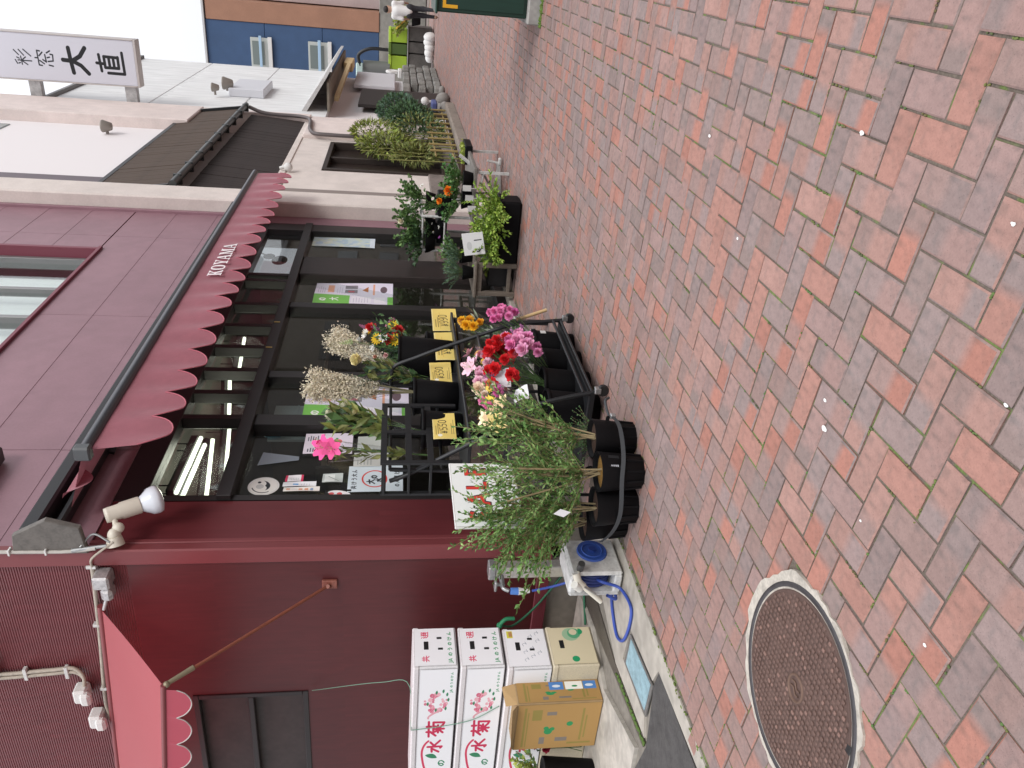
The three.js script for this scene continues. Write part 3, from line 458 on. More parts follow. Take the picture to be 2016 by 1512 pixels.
function bloom(gb, c, facing, r, kind, rgb) {
  const f = facing.clone().normalize(), s = V().crossVectors(f, Math.abs(f.y) > 0.9 ? V(1, 0, 0) : Yv).normalize(), u = V().crossVectors(s, f), ring = (a) => s.clone().multiplyScalar(Math.cos(a)).addScaledVector(u, Math.sin(a));
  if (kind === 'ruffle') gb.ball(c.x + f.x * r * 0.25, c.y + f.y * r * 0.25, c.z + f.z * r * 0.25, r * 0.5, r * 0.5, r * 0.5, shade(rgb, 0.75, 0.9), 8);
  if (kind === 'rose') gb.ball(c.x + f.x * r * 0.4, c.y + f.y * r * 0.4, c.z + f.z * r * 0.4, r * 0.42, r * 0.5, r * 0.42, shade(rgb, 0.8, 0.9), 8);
  if (kind === 'ruffle') for (let l = 0; l < 5; l++) for (let k = 0; k < 10 - l; k++) { const a = (k + l * 0.5) / (10 - l) * 6.283 + rr(-0.2, 0.2), e = 0.05 + l * 0.34, d = ring(a).multiplyScalar(Math.cos(e)).addScaledVector(f, Math.sin(e)); petal(gb, c, d, f.clone().addScaledVector(ring(a), -0.3).normalize(), r * rr(0.85, 1.1), r * 0.36, 0.16, shade(rgb, 0.85, 1), shade(rgb, 0.95, 1.15)); }
  else if (kind === 'daisy') { for (let l = 0; l < 2; l++) for (let k = 0; k < 13; k++) petal(gb, c, ring((k + l * 0.5) / 13 * 6.283).addScaledVector(f, 0.12 + l * 0.25), f, r * (1 - l * 0.25), r * 0.17, 0.08, shade(rgb, 0.85, 1.1)); const g = C(0.25, 0.14, 0.02); gb.ball(c.x + f.x * r * 0.15, c.y + f.y * r * 0.15, c.z + f.z * r * 0.15, r * 0.24, r * 0.2, r * 0.24, g, 7); }
  else if (kind === 'lily') { for (let k = 0; k < 6; k++) { const a = k / 6 * 6.283, d = ring(a).addScaledVector(f, 0.55); petal(gb, c, d, f, r * 1.15, r * 0.34, k % 2 ? -0.25 : -0.1, shade(rgb, 0.9, 1.05), shade(rgb, 1, 1.25)); } for (let k = 0; k < 5; k++) { const d = ring(k * 1.257).multiplyScalar(0.25).addScaledVector(f, 0.8), e = c.clone().addScaledVector(d, r); gb.rod(c.toArray(), e.toArray(), r * 0.015, r * 0.015, 4, C(0.5, 0.6, 0.3)); gb.ball(e.x, e.y, e.z, r * 0.06, r * 0.03, r * 0.05, C(0.35, 0.1, 0.02), 5); } }
  else if (kind === 'rose') for (let l = 0; l < 4; l++) for (let k = 0; k < 5; k++) { const a = (k + l * 0.37) / 5 * 6.283, e = 0.55 + l * 0.25; petal(gb, c, ring(a).multiplyScalar(Math.cos(e)).addScaledVector(f, Math.sin(e) * 1.25), ring(a).negate().addScaledVector(f, 0.2).normalize(), r * 1.15, r * 0.55, 0.18 - l * 0.02, shade(rgb, 0.85, 1.02)); }
  else if (kind === 'spike') for (let k = 0; k < 16; k++) { const t = k / 16, o = c.clone().addScaledVector(f, r * 3.2 * t); for (let q = 0; q < 3; q++) petal(gb, o, ring(k * 2.4 + q * 0.7).addScaledVector(f, 0.5), f, r * 0.75 * (1.1 - t * 0.8), r * 0.28 * (1.1 - t * 0.7), -0.1, shade(rgb, 0.8, 1.15)); }
  else if (kind === 'tuft') for (let k = 0; k < 26; k++) petal(gb, c, ring(rr(0, 6.28)).multiplyScalar(rr(0.1, 1)).addScaledVector(f, rr(0.1, 1)), f, r * rr(0.6, 1), r * 0.13, 0.05, shade(rgb, 0.75, 1.15));
}
const wrapM = new THREE.MeshPhysicalMaterial({ color: C(0.95, 0.96, 0.97), roughness: 0.12, transmission: 1, thickness: 0, ior: 1.35, side: THREE.DoubleSide });
function cone(a, b, r, seg = 14, flare = 0.12) { // open wrapping cone with a wavy top edge, point at a
  const gb = new GB(), ax = V().subVectors(b, a), L = ax.length(), d = ax.clone().normalize(), s = V().crossVectors(d, Math.abs(d.y) > 0.9 ? V(1, 0, 0) : Yv).normalize(), u = V().crossVectors(s, d);
  const P = (k, t) => { const an = k / seg * 6.283, w = 1 + flare * Math.sin(an * 3 + t * 4) * t, rad = r * (0.12 + 0.88 * Math.pow(t, 0.8)) * w; return a.clone().addScaledVector(d, L * t * (1 + (t > 0.95 ? 0.1 * Math.sin(an * 2.5) : 0))).addScaledVector(s, Math.cos(an) * rad).addScaledVector(u, Math.sin(an) * rad); };
  for (let k = 0; k < seg; k++) for (let i = 0; i < 4; i++) gb.quad(P(k, i / 4), P(k + 1, i / 4), P(k + 1, (i + 1) / 4), P(k, (i + 1) / 4));
  return gb;
}
function bouquet(name, label, cat, foot, head, o, group) { // stems from foot to head; blooms [dx, dy, dz, r, kind, rgb] round head
  const t = thing(name, label, cat, foot, group), F = V(...foot), H = V(...head), axis = V().subVectors(H, F), gs = new GB(), gl = new GB();
  const fl = (b) => { const c = H.clone().add(V(b[0], b[1], b[2])), g = new GB(); bloom(g, c, (b[6] ? V(...b[6]) : V(b[0] * 2 - 0.5, 0.5 + b[1], b[2] * 2 + 0.5)), b[3], b[4], b[5]); part(b[4] === 'spike' ? 'flower_spike' : 'flower', g, MT.petal, t); gs.rod([F.x + rr(-0.02, 0.02), F.y, F.z + rr(-0.02, 0.02)], c.toArray(), 0.0028, 0.0022, 5, C(0.09, 0.17, 0.05)); };
  (o.blooms || []).forEach(fl);
  if (!o.blooms) for (let i = 0; i < 4; i++) gs.rod([F.x, F.y, F.z], [H.x + rr(-0.03, 0.03), H.y, H.z + rr(-0.03, 0.03)], 0.003, 0.002, 5, C(0.2, 0.2, 0.09));
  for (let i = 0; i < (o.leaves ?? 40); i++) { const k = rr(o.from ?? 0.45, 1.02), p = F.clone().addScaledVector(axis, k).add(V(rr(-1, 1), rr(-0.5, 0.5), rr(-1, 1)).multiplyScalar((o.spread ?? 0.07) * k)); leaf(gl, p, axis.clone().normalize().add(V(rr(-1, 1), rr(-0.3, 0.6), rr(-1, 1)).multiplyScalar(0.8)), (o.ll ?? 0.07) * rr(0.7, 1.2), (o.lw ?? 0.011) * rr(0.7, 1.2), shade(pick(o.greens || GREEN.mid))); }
  part('stems', gs, MT.stem, t); if (gl.p.length) part('leaves', gl, MT.leaf, t);
  if (o.wrap) part('wrapping', cone(F.clone().addScaledVector(axis, o.wrapFrom ?? 0.12), H.clone().addScaledVector(axis, o.over ?? 0.12), o.wrap), o.wrapMat || wrapM, t);
  return t;
}
function bucket(label, x, y, z, r0, r1, h, group, kind = 'flower_bucket') {
  const t = thing(kind, label, 'bucket', [x, y, z], group);
  part('body', new GB().lathe([[0, 0.004], [r0, 0], [r0 + (r1 - r0) * 0.5, h * 0.5], [r1, h], [r1 - 0.006, h - 0.001], [r0 - 0.004, 0.012], [0, 0.01]], x, y, z, 22), MT.pot, t);
  part('rim', new GB().lathe([[r1 - 0.006, h - 0.018], [r1 + 0.008, h - 0.018], [r1 + 0.008, h + 0.003], [r1 - 0.006, h + 0.003]], x, y, z, 22), MT.pot, t);
  return t;
}

// ---------- alley side: awning, pipes, lamp, boxes, hose ----------
{
  const t = thing('side_awning', 'bright pink-red cloth awning over the alley, lit through from above', 'awning', [4.1, 2.5, -4.8]);
  const fab = mat(0.98, 0.25, 0.29, { rough: 0.95, side: THREE.DoubleSide, phys: 1, transmission: 0.72, thickness: 0, specularIntensity: 0.2 });
  const yb = (z) => 2.643 + 0.105 * (-3.882 - z), yw = (z) => 3.195 + 0.073 * (-3.95 - z);
  const g = new GB(), n = 8; for (let i = 0; i < 10; i++) for (let j = 0; j < n; j++) { const P = (a, b) => { const zb = -3.882 - a * 2.2, zw = -3.93 - a * 2.2, k = b; return V(4.08 + (3.4 - 4.08) * k, yw(zw) * (1 - k) + yb(zb) * k - 0.007 * Math.sin(k * 3.14) * (1 + 0.5 * Math.sin(a * 12)), zw * (1 - k) + zb * k); }; g.quad(P(i / 10, j / n), P((i + 1) / 10, j / n), P((i + 1) / 10, (j + 1) / n), P(i / 10, (j + 1) / n)); }
  part('canopy', g, fab, t);
  const bar = new GB(); bar.rod([3.4, yb(-3.87), -3.87], [3.4, yb(-6.1), -6.1], 0.018); part('front_bar', bar, mat(0.2, 0.04, 0.045, { rough: 0.5 }), t);
  part('wall_roller', new GB().rod([4.09, 3.2, -3.9], [4.09, 3.36, -6.1], 0.022), mat(0.22, 0.045, 0.05, { rough: 0.5 }), t);
  const skirt = new GB(), hem = new GB(), p = 0.235; for (let k = 0; k < 9; k++) { const z0 = -3.9 - k * p; const pts = []; for (let i = 0; i < 10; i++) { const f = (s) => { const z = z0 - s * p; return [z, yb(z) - 0.075 - 0.085 * Math.pow(Math.sin(s * Math.PI), 0.6)]; }; const [za, ya] = f(i / 10), [zc, yc] = f((i + 1) / 10); skirt.quad(V(3.392, yb(za) - 0.012, za), V(3.385, ya, za), V(3.385, yc, zc), V(3.392, yb(zc) - 0.012, zc)); pts.push([3.384, ya, za]); if (i === 9) pts.push([3.384, yc, zc]); } hem.pipe(pts, 0.004, 4, 14); }
  const s = part('valance', skirt, mat(0.6, 0.09, 0.14, { rough: 0.85, side: THREE.DoubleSide, phys: 1, transmission: 0.4, thickness: 0 }), t);
  part('piping', hem, mat(0.5, 0.48, 0.46), s);
  const rust = mat(0.24, 0.065, 0.035, { rough: 0.75, map: ['dirty', 6] });
  part('support_arm', new GB().rod([4.12, 1.755, -3.8], [3.5, 2.52, -3.868], 0.011, 0.011, 10), rust, t);
  part('arm_joint', new GB().rod([3.52, 2.5, -3.866], [3.42, 2.62, -3.874], 0.017, 0.014, 10).ball(3.41, 2.628, -3.875, 0.02), mat(0.28, 0.24, 0.16, { rough: 0.5, metal: 0.5 }), t);
  part('wall_bracket', new GB().box(4.128, 4.15, 1.7, 1.8, -3.84, -3.77, 0.004).rod([4.13, 1.75, -3.82], [4.1, 1.76, -3.79], 0.014), mat(0.3, 0.1, 0.07, { rough: 0.6, map: ['dirty', 8] }), t);
  part('roller_bracket', new GB().box(4.03, 4.15, 3.1, 3.2, -3.72, -3.62, 0.012).box(4.04, 4.14, 3.1, 3.17, -3.83, -3.73, 0.02).rod([4.08, 3.15, -3.83], [4.08, 3.18, -3.92], 0.012), mat(0.62, 0.6, 0.6, { rough: 0.35, metal: 0.5, map: ['dirty', 7] }), t);
}
{
  const pv = mat(0.52, 0.46, 0.38, { rough: 0.6, map: ['dirty', 5] });
  const t = thing('conduit', 'beige cable conduit clipped along the maroon alley wall over the pink awning', 'pipe', [4.12, 3.1, -4.2]);
  part('pipe', new GB().pipe([[4.125, 3.215, -3.6], [4.125, 3.26, -4.2], [4.125, 3.318, -4.86], [4.12, 3.31, -4.93], [4.1, 3.3, -4.98]], 0.014, 8, 30), pv, t);
  part('pipe', new GB().pipe([[4.12, 3.215, -3.6], [4.1, 3.2, -3.52], [4.1, 3.12, -3.44], [4.12, 3.06, -3.4]], 0.008, 6, 20), pv, t);
  for (const [y, z] of [[3.22, -3.6], [3.255, -4.1], [3.3, -4.7]]) part('clip', new GB().box(4.112, 4.15, y - 0.03, y + 0.03, z - 0.012, z + 0.012, 0.003), MT.whitePaint, t);
  const u = thing('conduit', 'paired beige conduits bending down beside two white socket boxes', 'pipe', [4.12, 3.4, -4.55]);
  for (const d of [0, 0.035]) part('pipe', new GB().pipe([[4.125, 4.4, -4.55 + d], [4.125, 3.95, -4.56 + d], [4.125, 3.6, -4.535 + d], [4.125, 3.47, -4.53 + d], [4.115, 3.42, -4.57 + d * 0.5], [4.1, 3.42, -4.66]], 0.013, 8, 40), pv, u);
  for (const y of [3.52, 3.78, 4.0]) part('clip', new GB().box(4.11, 4.15, y - 0.012, y + 0.012, -4.58, -4.48, 0.003), MT.whitePaint, u);
  part('pipe', new GB().pipe([[4.125, 3.95, -4.57], [4.125, 3.97, -4.3], [4.125, 4.05, -4.2]], 0.012, 8, 20), pv, u);
  for (const [y, z, l] of [[3.43, -4.7, 'white weatherproof socket box under the paired conduits'], [3.37, -4.96, 'white weatherproof socket box at the end of the long conduit']]) {
    const b = thing('socket_box', l, 'socket', [4.1, y, z], 'white socket boxes on the alley wall');
    part('housing', new GB().box(4.04, 4.15, y - 0.035, y + 0.055, z - 0.06, z + 0.06, 0.015), MT.white, b); part('cover', new GB().box(4.02, 4.08, y - 0.06, y + 0.01, z - 0.065, z + 0.045, 0.018), MT.white, b);
  }
  const c = thing('aerial_cable', 'whitish cable running up the shop corner trim', 'cable', [4.1, 3.1, -3.44]);
  part('cable', new GB().pipe([[4.105, 5.2, -3.45], [4.105, 3.7, -3.452], [4.1, 3.3, -3.45], [4.1, 3.16, -3.43]], 0.012, 6, 30), mat(0.6, 0.57, 0.52, { rough: 0.6, map: ['dirty', 4] }), c);
  part('splice', new GB().rod([4.1, 3.3, -3.445], [4.11, 3.1, -3.42], 0.016, 0.01).pipe([[4.1, 3.25, -3.42], [4.15, 3.18, -3.36], [4.12, 3.08, -3.4]], 0.007), MT.galv, c);
  for (const y of [3.45, 3.66]) part('cable_tie', new GB().box(4.085, 4.13, y - 0.006, y + 0.006, -3.47, -3.43, 0.002), MT.white, c);
}
{
  const t = thing('spotlight', 'white reflector spotlight clamped at the corner of the maroon shop', 'lamp', [4.13, 3.05, -3.42]);
  const cream = mat(0.66, 0.61, 0.52, { rough: 0.45 }), d = V(0.17, -0.31, 0.02).normalize(), o = V(4.265, 3.14, -3.31), q = new THREE.Quaternion().setFromUnitVectors(Yv, d);
  part('socket', new GB().lathe([[0, 0], [0.046, 0.002], [0.05, 0.02], [0.05, 0.09], [0.056, 0.1], [0.056, 0.21], [0.05, 0.215], [0, 0.215]], o.x, o.y, o.z, 20, null, q), cream, t);
  part('bulb', new GB().lathe([[0.045, 0.21], [0.06, 0.235], [0.088, 0.275], [0.094, 0.31], [0.088, 0.335], [0.05, 0.35], [0, 0.353]], o.x, o.y, o.z, 24, null, q), mat(0.74, 0.78, 0.85, { rough: 0.15 }), t);
  part('marking', new GB().add(chamfer(0.006, 0.04, 0.03, 0), new M4().compose(o, q, V(1, 1, 1)).multiply(T(-0.09, 0.285, 0.01))), mat(0.25, 0.26, 0.3), t);
  part('swivel', new GB().ball(4.18, 3.07, -3.39, 0.045, 0.04, 0.045).ball(4.21, 3.05, -3.36, 0.036).rod([4.2, 3.06, -3.37], [4.28, 3.09, -3.31], 0.018), cream, t);
  part('wall_plate', new GB().rod([4.15, 3.06, -3.45], [4.17, 3.07, -3.4], 0.055, 0.045, 16), cream, t);
}
const boxPaper = mat(0.78, 0.77, 0.78, { rough: 0.7, map: ['fine', 2] });
function flowerBoxEnd(hand) { return print(256, 232, (g, w, h) => {
  g.fillStyle = '#f1eff2'; g.fillRect(0, 0, w, h);
  if (hand) { g.fillStyle = '#d9cf4a'; g.fillRect(196, 10, 50, 34); g.fillStyle = '#b98a55'; g.fillRect(206, 22, 34, 20); g.strokeStyle = '#8a8f9c'; g.lineWidth = 2; for (let k = 0; k < 9; k++) { g.beginPath(); const x = 30 + (k * 53) % 190, y = 100 + Math.floor(k / 3) * 40; g.moveTo(x, y); g.quadraticCurveTo(x + 22, y - 16, x + 18, y + 12); g.quadraticCurveTo(x + 4, y + 22, x + 30, y + 10); g.stroke(); } }
  else { strokes(g, CH.together, 24, 40, 42, 6, '#dd5e78'); strokes(g, CH.choose, 186, 36, 46, 5, '#d8395a'); g.fillStyle = '#2e8f55'; g.font = 'bold 30px sans-serif'; g.fillText('JA', 14, 212); const s = 27, y = 188; [CH.no, CH.u, CH.no, CH.ke, CH.n].forEach((c, i) => strokes(g, c, 58 + i * 36, y, s, 4, '#2e8f55')); }
}, {}); }
const boxSide = print(1024, 256, (g, w, h) => { // long face: small bunch print, lettering, swoosh (text right of centre nearest the corner)
  g.fillStyle = '#e9e9ec'; g.fillRect(0, 0, w, h);
  g.fillStyle = '#3d8d62'; g.font = 'bold 26px sans-serif'; g.fillText('JA', 842, 232); [CH.no, CH.u, CH.no, CH.ke, CH.n].forEach((c, i) => strokes(g, c, 880 + i * 25, 212, 20, 3, '#3d8d62'));
  const sv = seed; seed = 99;
  for (let k = 0; k < 34; k++) { const a = rr(0, 6.28), q = Math.sqrt(rnd()), x = 760 + Math.cos(a) * q * 78, y = 118 + Math.sin(a) * q * 82; g.fillStyle = pick(['#dd93a2', '#d87890', '#e3a9b4', '#c9617c']); g.beginPath(); g.arc(x, y, rr(8, 17), 0, 6.3); g.fill(); g.strokeStyle = '#f0cdd3'; g.lineWidth = 1.5; g.beginPath(); g.arc(x, y, 6, 0, 4); g.stroke(); }
  g.fillStyle = '#2f7d58'; for (const [x, y] of [[838, 168], [812, 196], [770, 206], [700, 190], [690, 120], [830, 120], [742, 60]]) { g.beginPath(); g.moveTo(x, y); g.quadraticCurveTo(x + 18, y - 16, x + 32, y + 4); g.quadraticCurveTo(x + 12, y + 16, x, y); g.fill(); }
  g.strokeStyle = '#dba0aa'; g.lineWidth = 14; g.beginPath(); g.moveTo(700, 150); g.quadraticCurveTo(660, 60, 640, 70); g.stroke();
  strokes(g, CH.mum, 480, 60, 140, 17, '#c22a50'); strokes(g, CH.water, 340, 70, 120, 17, '#c22a50', 120);
  g.strokeStyle = '#cc3d5c'; g.lineWidth = 16; g.beginPath(); g.moveTo(450, 80); g.quadraticCurveTo(400, 20, 300, 40); g.quadraticCurveTo(160, 60, 90, 130); g.stroke();
  g.fillStyle = '#2f7d58'; g.beginPath(); g.moveTo(330, 60); g.quadraticCurveTo(360, 130, 300, 150); g.quadraticCurveTo(290, 90, 330, 60); g.fill();
  strokes(g, CH.no, 220, 150, 62, 9, '#2f7d58');
  seed = sv;
}, {});
const boxLabels = ['white flower carton printed with pink blooms, topmost of the alley stack', 'white flower carton printed with pink blooms, second from the top of the alley stack', 'white carton scribbled with marker, third down in the alley stack', 'cream carton with green leaf mark, bottom of the alley stack'];
for (let k = 0; k < 4; k++) {
  const y0 = [0.92, 0.625, 0.325, 0.014][k], y1 = [1.2, 0.905, 0.61, 0.32][k], dx = [0.01, 0, -0.02, -0.02][k], x0 = 3.465 + dx, x1 = 3.795 + dx, z1 = [-3.9, -3.9, -3.905, -3.9][k], z0 = z1 - 1.25;
  const t = thing('flower_carton', boxLabels[k], 'carton', [(x0 + x1) / 2, y0, z1 - 0.6], 'long flower cartons stacked in the alley');
  part('carton_body', new GB().box(x0, x1, y0, y1 - 0.035, z0, z1, 0.006), k === 3 ? mat(0.66, 0.58, 0.42, { rough: 0.75, map: ['fine', 2] }) : boxPaper, t);
  part('lid', new GB().box(x0 - 0.006, x1 + 0.006, y1 - 0.04, y1, z0 - 0.006, z1 + 0.004, 0.008), k === 3 ? mat(0.68, 0.6, 0.44, { rough: 0.75, map: ['fine', 2] }) : mat(0.76, 0.72, 0.73, { rough: 0.7, map: ['fine', 2] }), t);
  const ez = z1 + 0.0062;
  if (k < 3) part('end_print', sheet(V(x0 + 0.012, y1 - 0.012, ez), V(x1 - 0.012, y1 - 0.012, ez), V(x1 - 0.012, y0 + 0.012, ez), V(x0 + 0.012, y0 + 0.012, ez)), flowerBoxEnd(k === 2), t);
  else part('end_print', sheet(V(x0 + 0.012, y1 - 0.012, ez), V(x1 - 0.012, y1 - 0.012, ez), V(x1 - 0.012, y0 + 0.012, ez), V(x0 + 0.012, y0 + 0.012, ez)), print(256, 232, (g, w, h) => { g.fillStyle = '#dccfae'; g.fillRect(0, 0, w, h); g.fillStyle = '#9fbf9c'; g.beginPath(); g.arc(205, 120, 46, 0, 6.3); g.fill(); g.fillStyle = '#5aa57a'; g.beginPath(); g.arc(212, 140, 36, 0, 6.3); g.fill(); g.fillStyle = '#dccfae'; g.beginPath(); g.arc(222, 136, 22, 0, 6.3); g.fill(); g.fillStyle = '#1f9a63'; g.beginPath(); g.arc(224, 168, 22, 0, 3.3); g.fill(); g.beginPath(); g.arc(32, 120, 20, 0, 6.3); g.fill(); }, {}), t);
  if (k < 3) part('side_print', sheet(V(x0 - 0.0075, y1 - 0.045, z1 - 1.2), V(x0 - 0.0075, y1 - 0.045, z1 - 0.01), V(x0 - 0.0075, y0 + 0.006, z1 - 0.01), V(x0 - 0.0075, y0 + 0.006, z1 - 1.2)), boxSide, t);
  const cx = (x0 + x1) / 2, hole = (x, y, w, h) => part('hand_hole', new GB().box(x - w, x + w, y - h, y + h, ez - 0.02, ez + 0.0015, 0.0015), MT.black, t);
  const hy = y1 - 0.085; hole(cx + 0.01, hy, 0.034, 0.015); if (k < 3) { hole(cx - 0.02, hy - 0.09, 0.009, 0.016); hole(cx + 0.07, hy - 0.085, 0.009, 0.016); }
}
{
  const t = thing('cardboard_box', 'brown cardboard produce box with green print standing before the white cartons', 'box', [3.36, 0.012, -4.25]);
  const card = mat(0.36, 0.24, 0.115, { rough: 0.85, map: ['streak', 3] });
  part('box_body', new GB().box(3.275, 3.45, 0.014, 0.56, -4.46, -4.03, 0.006), card, t);
  const pr = (flip) => print(384, 512, (g, w, h) => { g.fillStyle = '#a9854f'; g.fillRect(0, 0, w, h); g.fillStyle = 'rgba(120,122,52,0.55)'; for (const [x, y, a, b] of [[20, 40, 340, 14], [20, 62, 300, 8], [250, 90, 90, 60], [30, 330, 16, 150], [60, 400, 280, 14], [80, 425, 200, 10]]) g.fillRect(x, y, a, b); g.fillStyle = '#2d8a52'; for (const [x, y, r] of [[150, 200, 26], [178, 186, 16], [170, 224, 16], [210, 330, 20]]) { g.beginPath(); g.arc(x, y, r, 0, 6.3); g.fill(); } g.fillStyle = '#7d746a'; g.fillRect(40, 150, 60, 34); g.fillRect(60, 250, 34, 76); g.fillRect(290, 180, 30, 60); if (flip) { g.fillStyle = '#f0efe8'; g.fillRect(220, 300, 150, 110); g.fillStyle = '#4f83c4'; g.fillRect(220, 200, 150, 90); g.fillRect(220, 415, 150, 80); g.fillStyle = '#d9e3ee'; for (const y of [245, 452]) { g.beginPath(); g.arc(290, y, 26, 0, 6.3); g.fill(); } g.fillStyle = '#2d8a52'; g.beginPath(); g.arc(280, 360, 18, 0, 6.3); g.fill(); } }, { rough: 0.85 });
  part('side_print', sheet(V(3.2735, 0.55, -4.45), V(3.2735, 0.55, -4.04), V(3.2735, 0.02, -4.04), V(3.2735, 0.02, -4.45)), pr(false), t);
  part('end_print', sheet(V(3.285, 0.55, -4.0285), V(3.44, 0.55, -4.0285), V(3.44, 0.02, -4.0285), V(3.285, 0.02, -4.0285)), pr(true), t);
  const fl = new GB(); fl.quad(V(3.28, 0.56, -4.45), V(3.28, 0.56, -4.04), V(3.22, 0.6, -4.02), V(3.22, 0.58, -4.47)); part('flap', fl, mat(0.52, 0.36, 0.18, { rough: 0.85, side: THREE.DoubleSide, map: ['streak', 3] }), t);
  const f2 = new GB(); f2.quad(V(3.28, 0.56, -4.035), V(3.44, 0.56, -4.035), V(3.43, 0.64, -4.05), V(3.29, 0.63, -4.06)); part('flap', f2, mat(0.46, 0.3, 0.14, { rough: 0.85, side: THREE.DoubleSide }), t);
}
solo('packing_string', new GB().pipe([[3.46, 1.2, -4.45], [3.455, 1.0, -4.42], [3.448, 0.8, -4.36], [3.45, 0.64, -4.25]], 0.003, 5, 24).pipe([[3.46, 1.2, -4.45], [3.7, 1.215, -4.3], [3.9, 1.4, -4.5], [4.13, 1.9, -4.82]], 0.003, 5, 24), mat(0.16, 0.3, 0.22, { rough: 0.8 }), 'thin green packing string across the white cartons up to the wall', 'string');
{
  const t = thing('green_cord', 'green cord knotted at the carton stack and trailing to the wall foot', 'cord', [4, 0, -4]);
  part('cord', new GB().pipe([[3.84, 0.62, -3.93], [3.95, 0.5, -4.05], [4.09, 0.33, -4.03], [4.13, 0.22, -3.9], [4.13, 0.12, -3.75], [4.1, 0.02, -3.78], [3.95, 0.012, -3.9], [3.82, 0.03, -3.93]], 0.008, 6, 50), mat(0.035, 0.16, 0.085, { rough: 0.7 }), t);
  part('knot', new GB().ball(3.825, 0.62, -3.92, 0.025, 0.02, 0.02).pipe([[3.82, 0.62, -3.91], [3.84, 0.58, -3.88], [3.85, 0.52, -3.885]], 0.014), mat(0.02, 0.2, 0.09, { rough: 0.6 }), t);
}
{ // tap post and hose reel
  const t = thing('tap_post', 'square steel standpipe with a grey tap beside the hose reel', 'standpipe', [3.96, 0, -3.52]);
  part('post', new GB().box(3.92, 4.0, 0, 0.69, -3.595, -3.505, 0.006), mat(0.62, 0.6, 0.56, { rough: 0.35, metal: 0.6, map: ['dirty', 2] }), t);
  part('cap', new GB().box(3.912, 4.008, 0.66, 0.71, -3.603, -3.497, 0.008), MT.galv, t);
  part('tap', new GB().rod([3.9, 0.63, -3.55], [3.82, 0.63, -3.56], 0.018).rod([3.83, 0.63, -3.56], [3.83, 0.67, -3.56], 0.012).box(3.8, 3.86, 0.665, 0.682, -3.6, -3.52, 0.006).pipe([[3.85, 0.63, -3.56], [3.8, 0.625, -3.565], [3.78, 0.59, -3.57]], 0.014), MT.galv, t);
  const h = thing('garden_hose', 'blue hose from the standpipe tap through the reel and looped on the concrete', 'hose', [3.5, 0, -3.4]);
  const blue = mat(0.035, 0.075, 0.36, { rough: 0.45 });
  part('hose', new GB().pipe([[3.78, 0.44, -3.575], [3.78, 0.3, -3.54], [3.76, 0.2, -3.48], [3.68, 0.2, -3.36], [3.58, 0.2, -3.3]], 0.008, 8, 30), blue, h);
  part('hose', new GB().pipe([[3.5, 0.14, -3.2], [3.36, 0.14, -3.12], [3.33, 0.04, -3.14], [3.25, 0.013, -3.14], [3.15, 0.012, -3.14], [3.13, 0.012, -3.25], [3.18, 0.012, -3.41], [3.28, 0.012, -3.475], [3.42, 0.012, -3.42], [3.5, 0.012, -3.34], [3.44, 0.03, -3.26], [3.34, 0.04, -3.24], [3.33, 0.1, -3.2]], 0.0095, 8, 110), blue, h);
  part('connector', new GB().rod([3.78, 0.58, -3.572], [3.78, 0.53, -3.575], 0.022, 0.024, 14), mat(0.08, 0.2, 0.55, { rough: 0.4 }), h);
  part('connector', new GB().rod([3.78, 0.53, -3.575], [3.78, 0.455, -3.576], 0.025, 0.012, 14), MT.white, h);
  const r = thing('hose_reel', 'boxy white hose reel with a blue drum disc by the shop corner', 'hose reel', [3.5, 0, -3.13]);
  const w = mat(0.74, 0.74, 0.72, { rough: 0.45, map: ['dirty', 3] }), c = new GB();
  c.box(3.36, 3.66, 0.015, 0.32, -3.085, -3.055, 0.012).box(3.36, 3.66, 0.015, 0.32, -3.235, -3.205, 0.012).box(3.36, 3.66, 0.275, 0.325, -3.21, -3.08, 0.012).box(3.36, 3.66, 0.015, 0.06, -3.21, -3.08, 0.008).box(3.63, 3.665, 0.05, 0.28, -3.21, -3.08, 0.006);
  part('housing', c, w, r);
  part('drum_disc', new GB().add(new THREE.CylinderGeometry(0.087, 0.092, 0.016, 32).rotateX(Math.PI / 2), T(3.545, 0.165, -3.05)).add(new THREE.TorusGeometry(0.06, 0.006, 6, 28), T(3.545, 0.165, -3.041)), mat(0.035, 0.1, 0.42, { rough: 0.5 }), r);
  part('hub', new GB().add(new THREE.CylinderGeometry(0.022, 0.024, 0.02, 18).rotateX(Math.PI / 2), T(3.545, 0.165, -3.04)), mat(0.02, 0.06, 0.3, { rough: 0.5 }), r);
  const coil = new GB(); for (let k = 0; k < 5; k++) coil.add(new THREE.TorusGeometry(0.1, 0.011, 6, 26), T(3.5, 0.165, -3.1 - k * 0.022)); part('hose_coil', coil, mat(0.02, 0.035, 0.16, { rough: 0.5 }), r);
  part('crank', new GB().rod([3.39, 0.27, -3.05], [3.37, 0.27, -2.99], 0.02, 0.02, 14), mat(0.06, 0.06, 0.06, { rough: 0.5 }), r);
  const nz = thing('spray_nozzle', 'cream white spray nozzle hung on the left edge of the hose reel', 'nozzle', [3.34, 0.1, -3.12]);
  part('body', new GB().pipe([[3.36, 0.3, -3.05], [3.34, 0.28, -3.1], [3.335, 0.25, -3.13]], 0.022, 10, 16).rod([3.335, 0.26, -3.12], [3.3, 0.14, -3.22], 0.017, 0.014, 12), mat(0.7, 0.66, 0.56, { rough: 0.45 }), nz);
  part('head', new GB().rod([3.335, 0.27, -3.14], [3.32, 0.31, -3.1], 0.028, 0.024, 14), mat(0.74, 0.72, 0.66, { rough: 0.45 }), nz);
  part('trigger', new GB().bar([3.32, 0.25, -3.12], [3.3, 0.18, -3.16], 0.012, 0.01), MT.galv, nz);
}
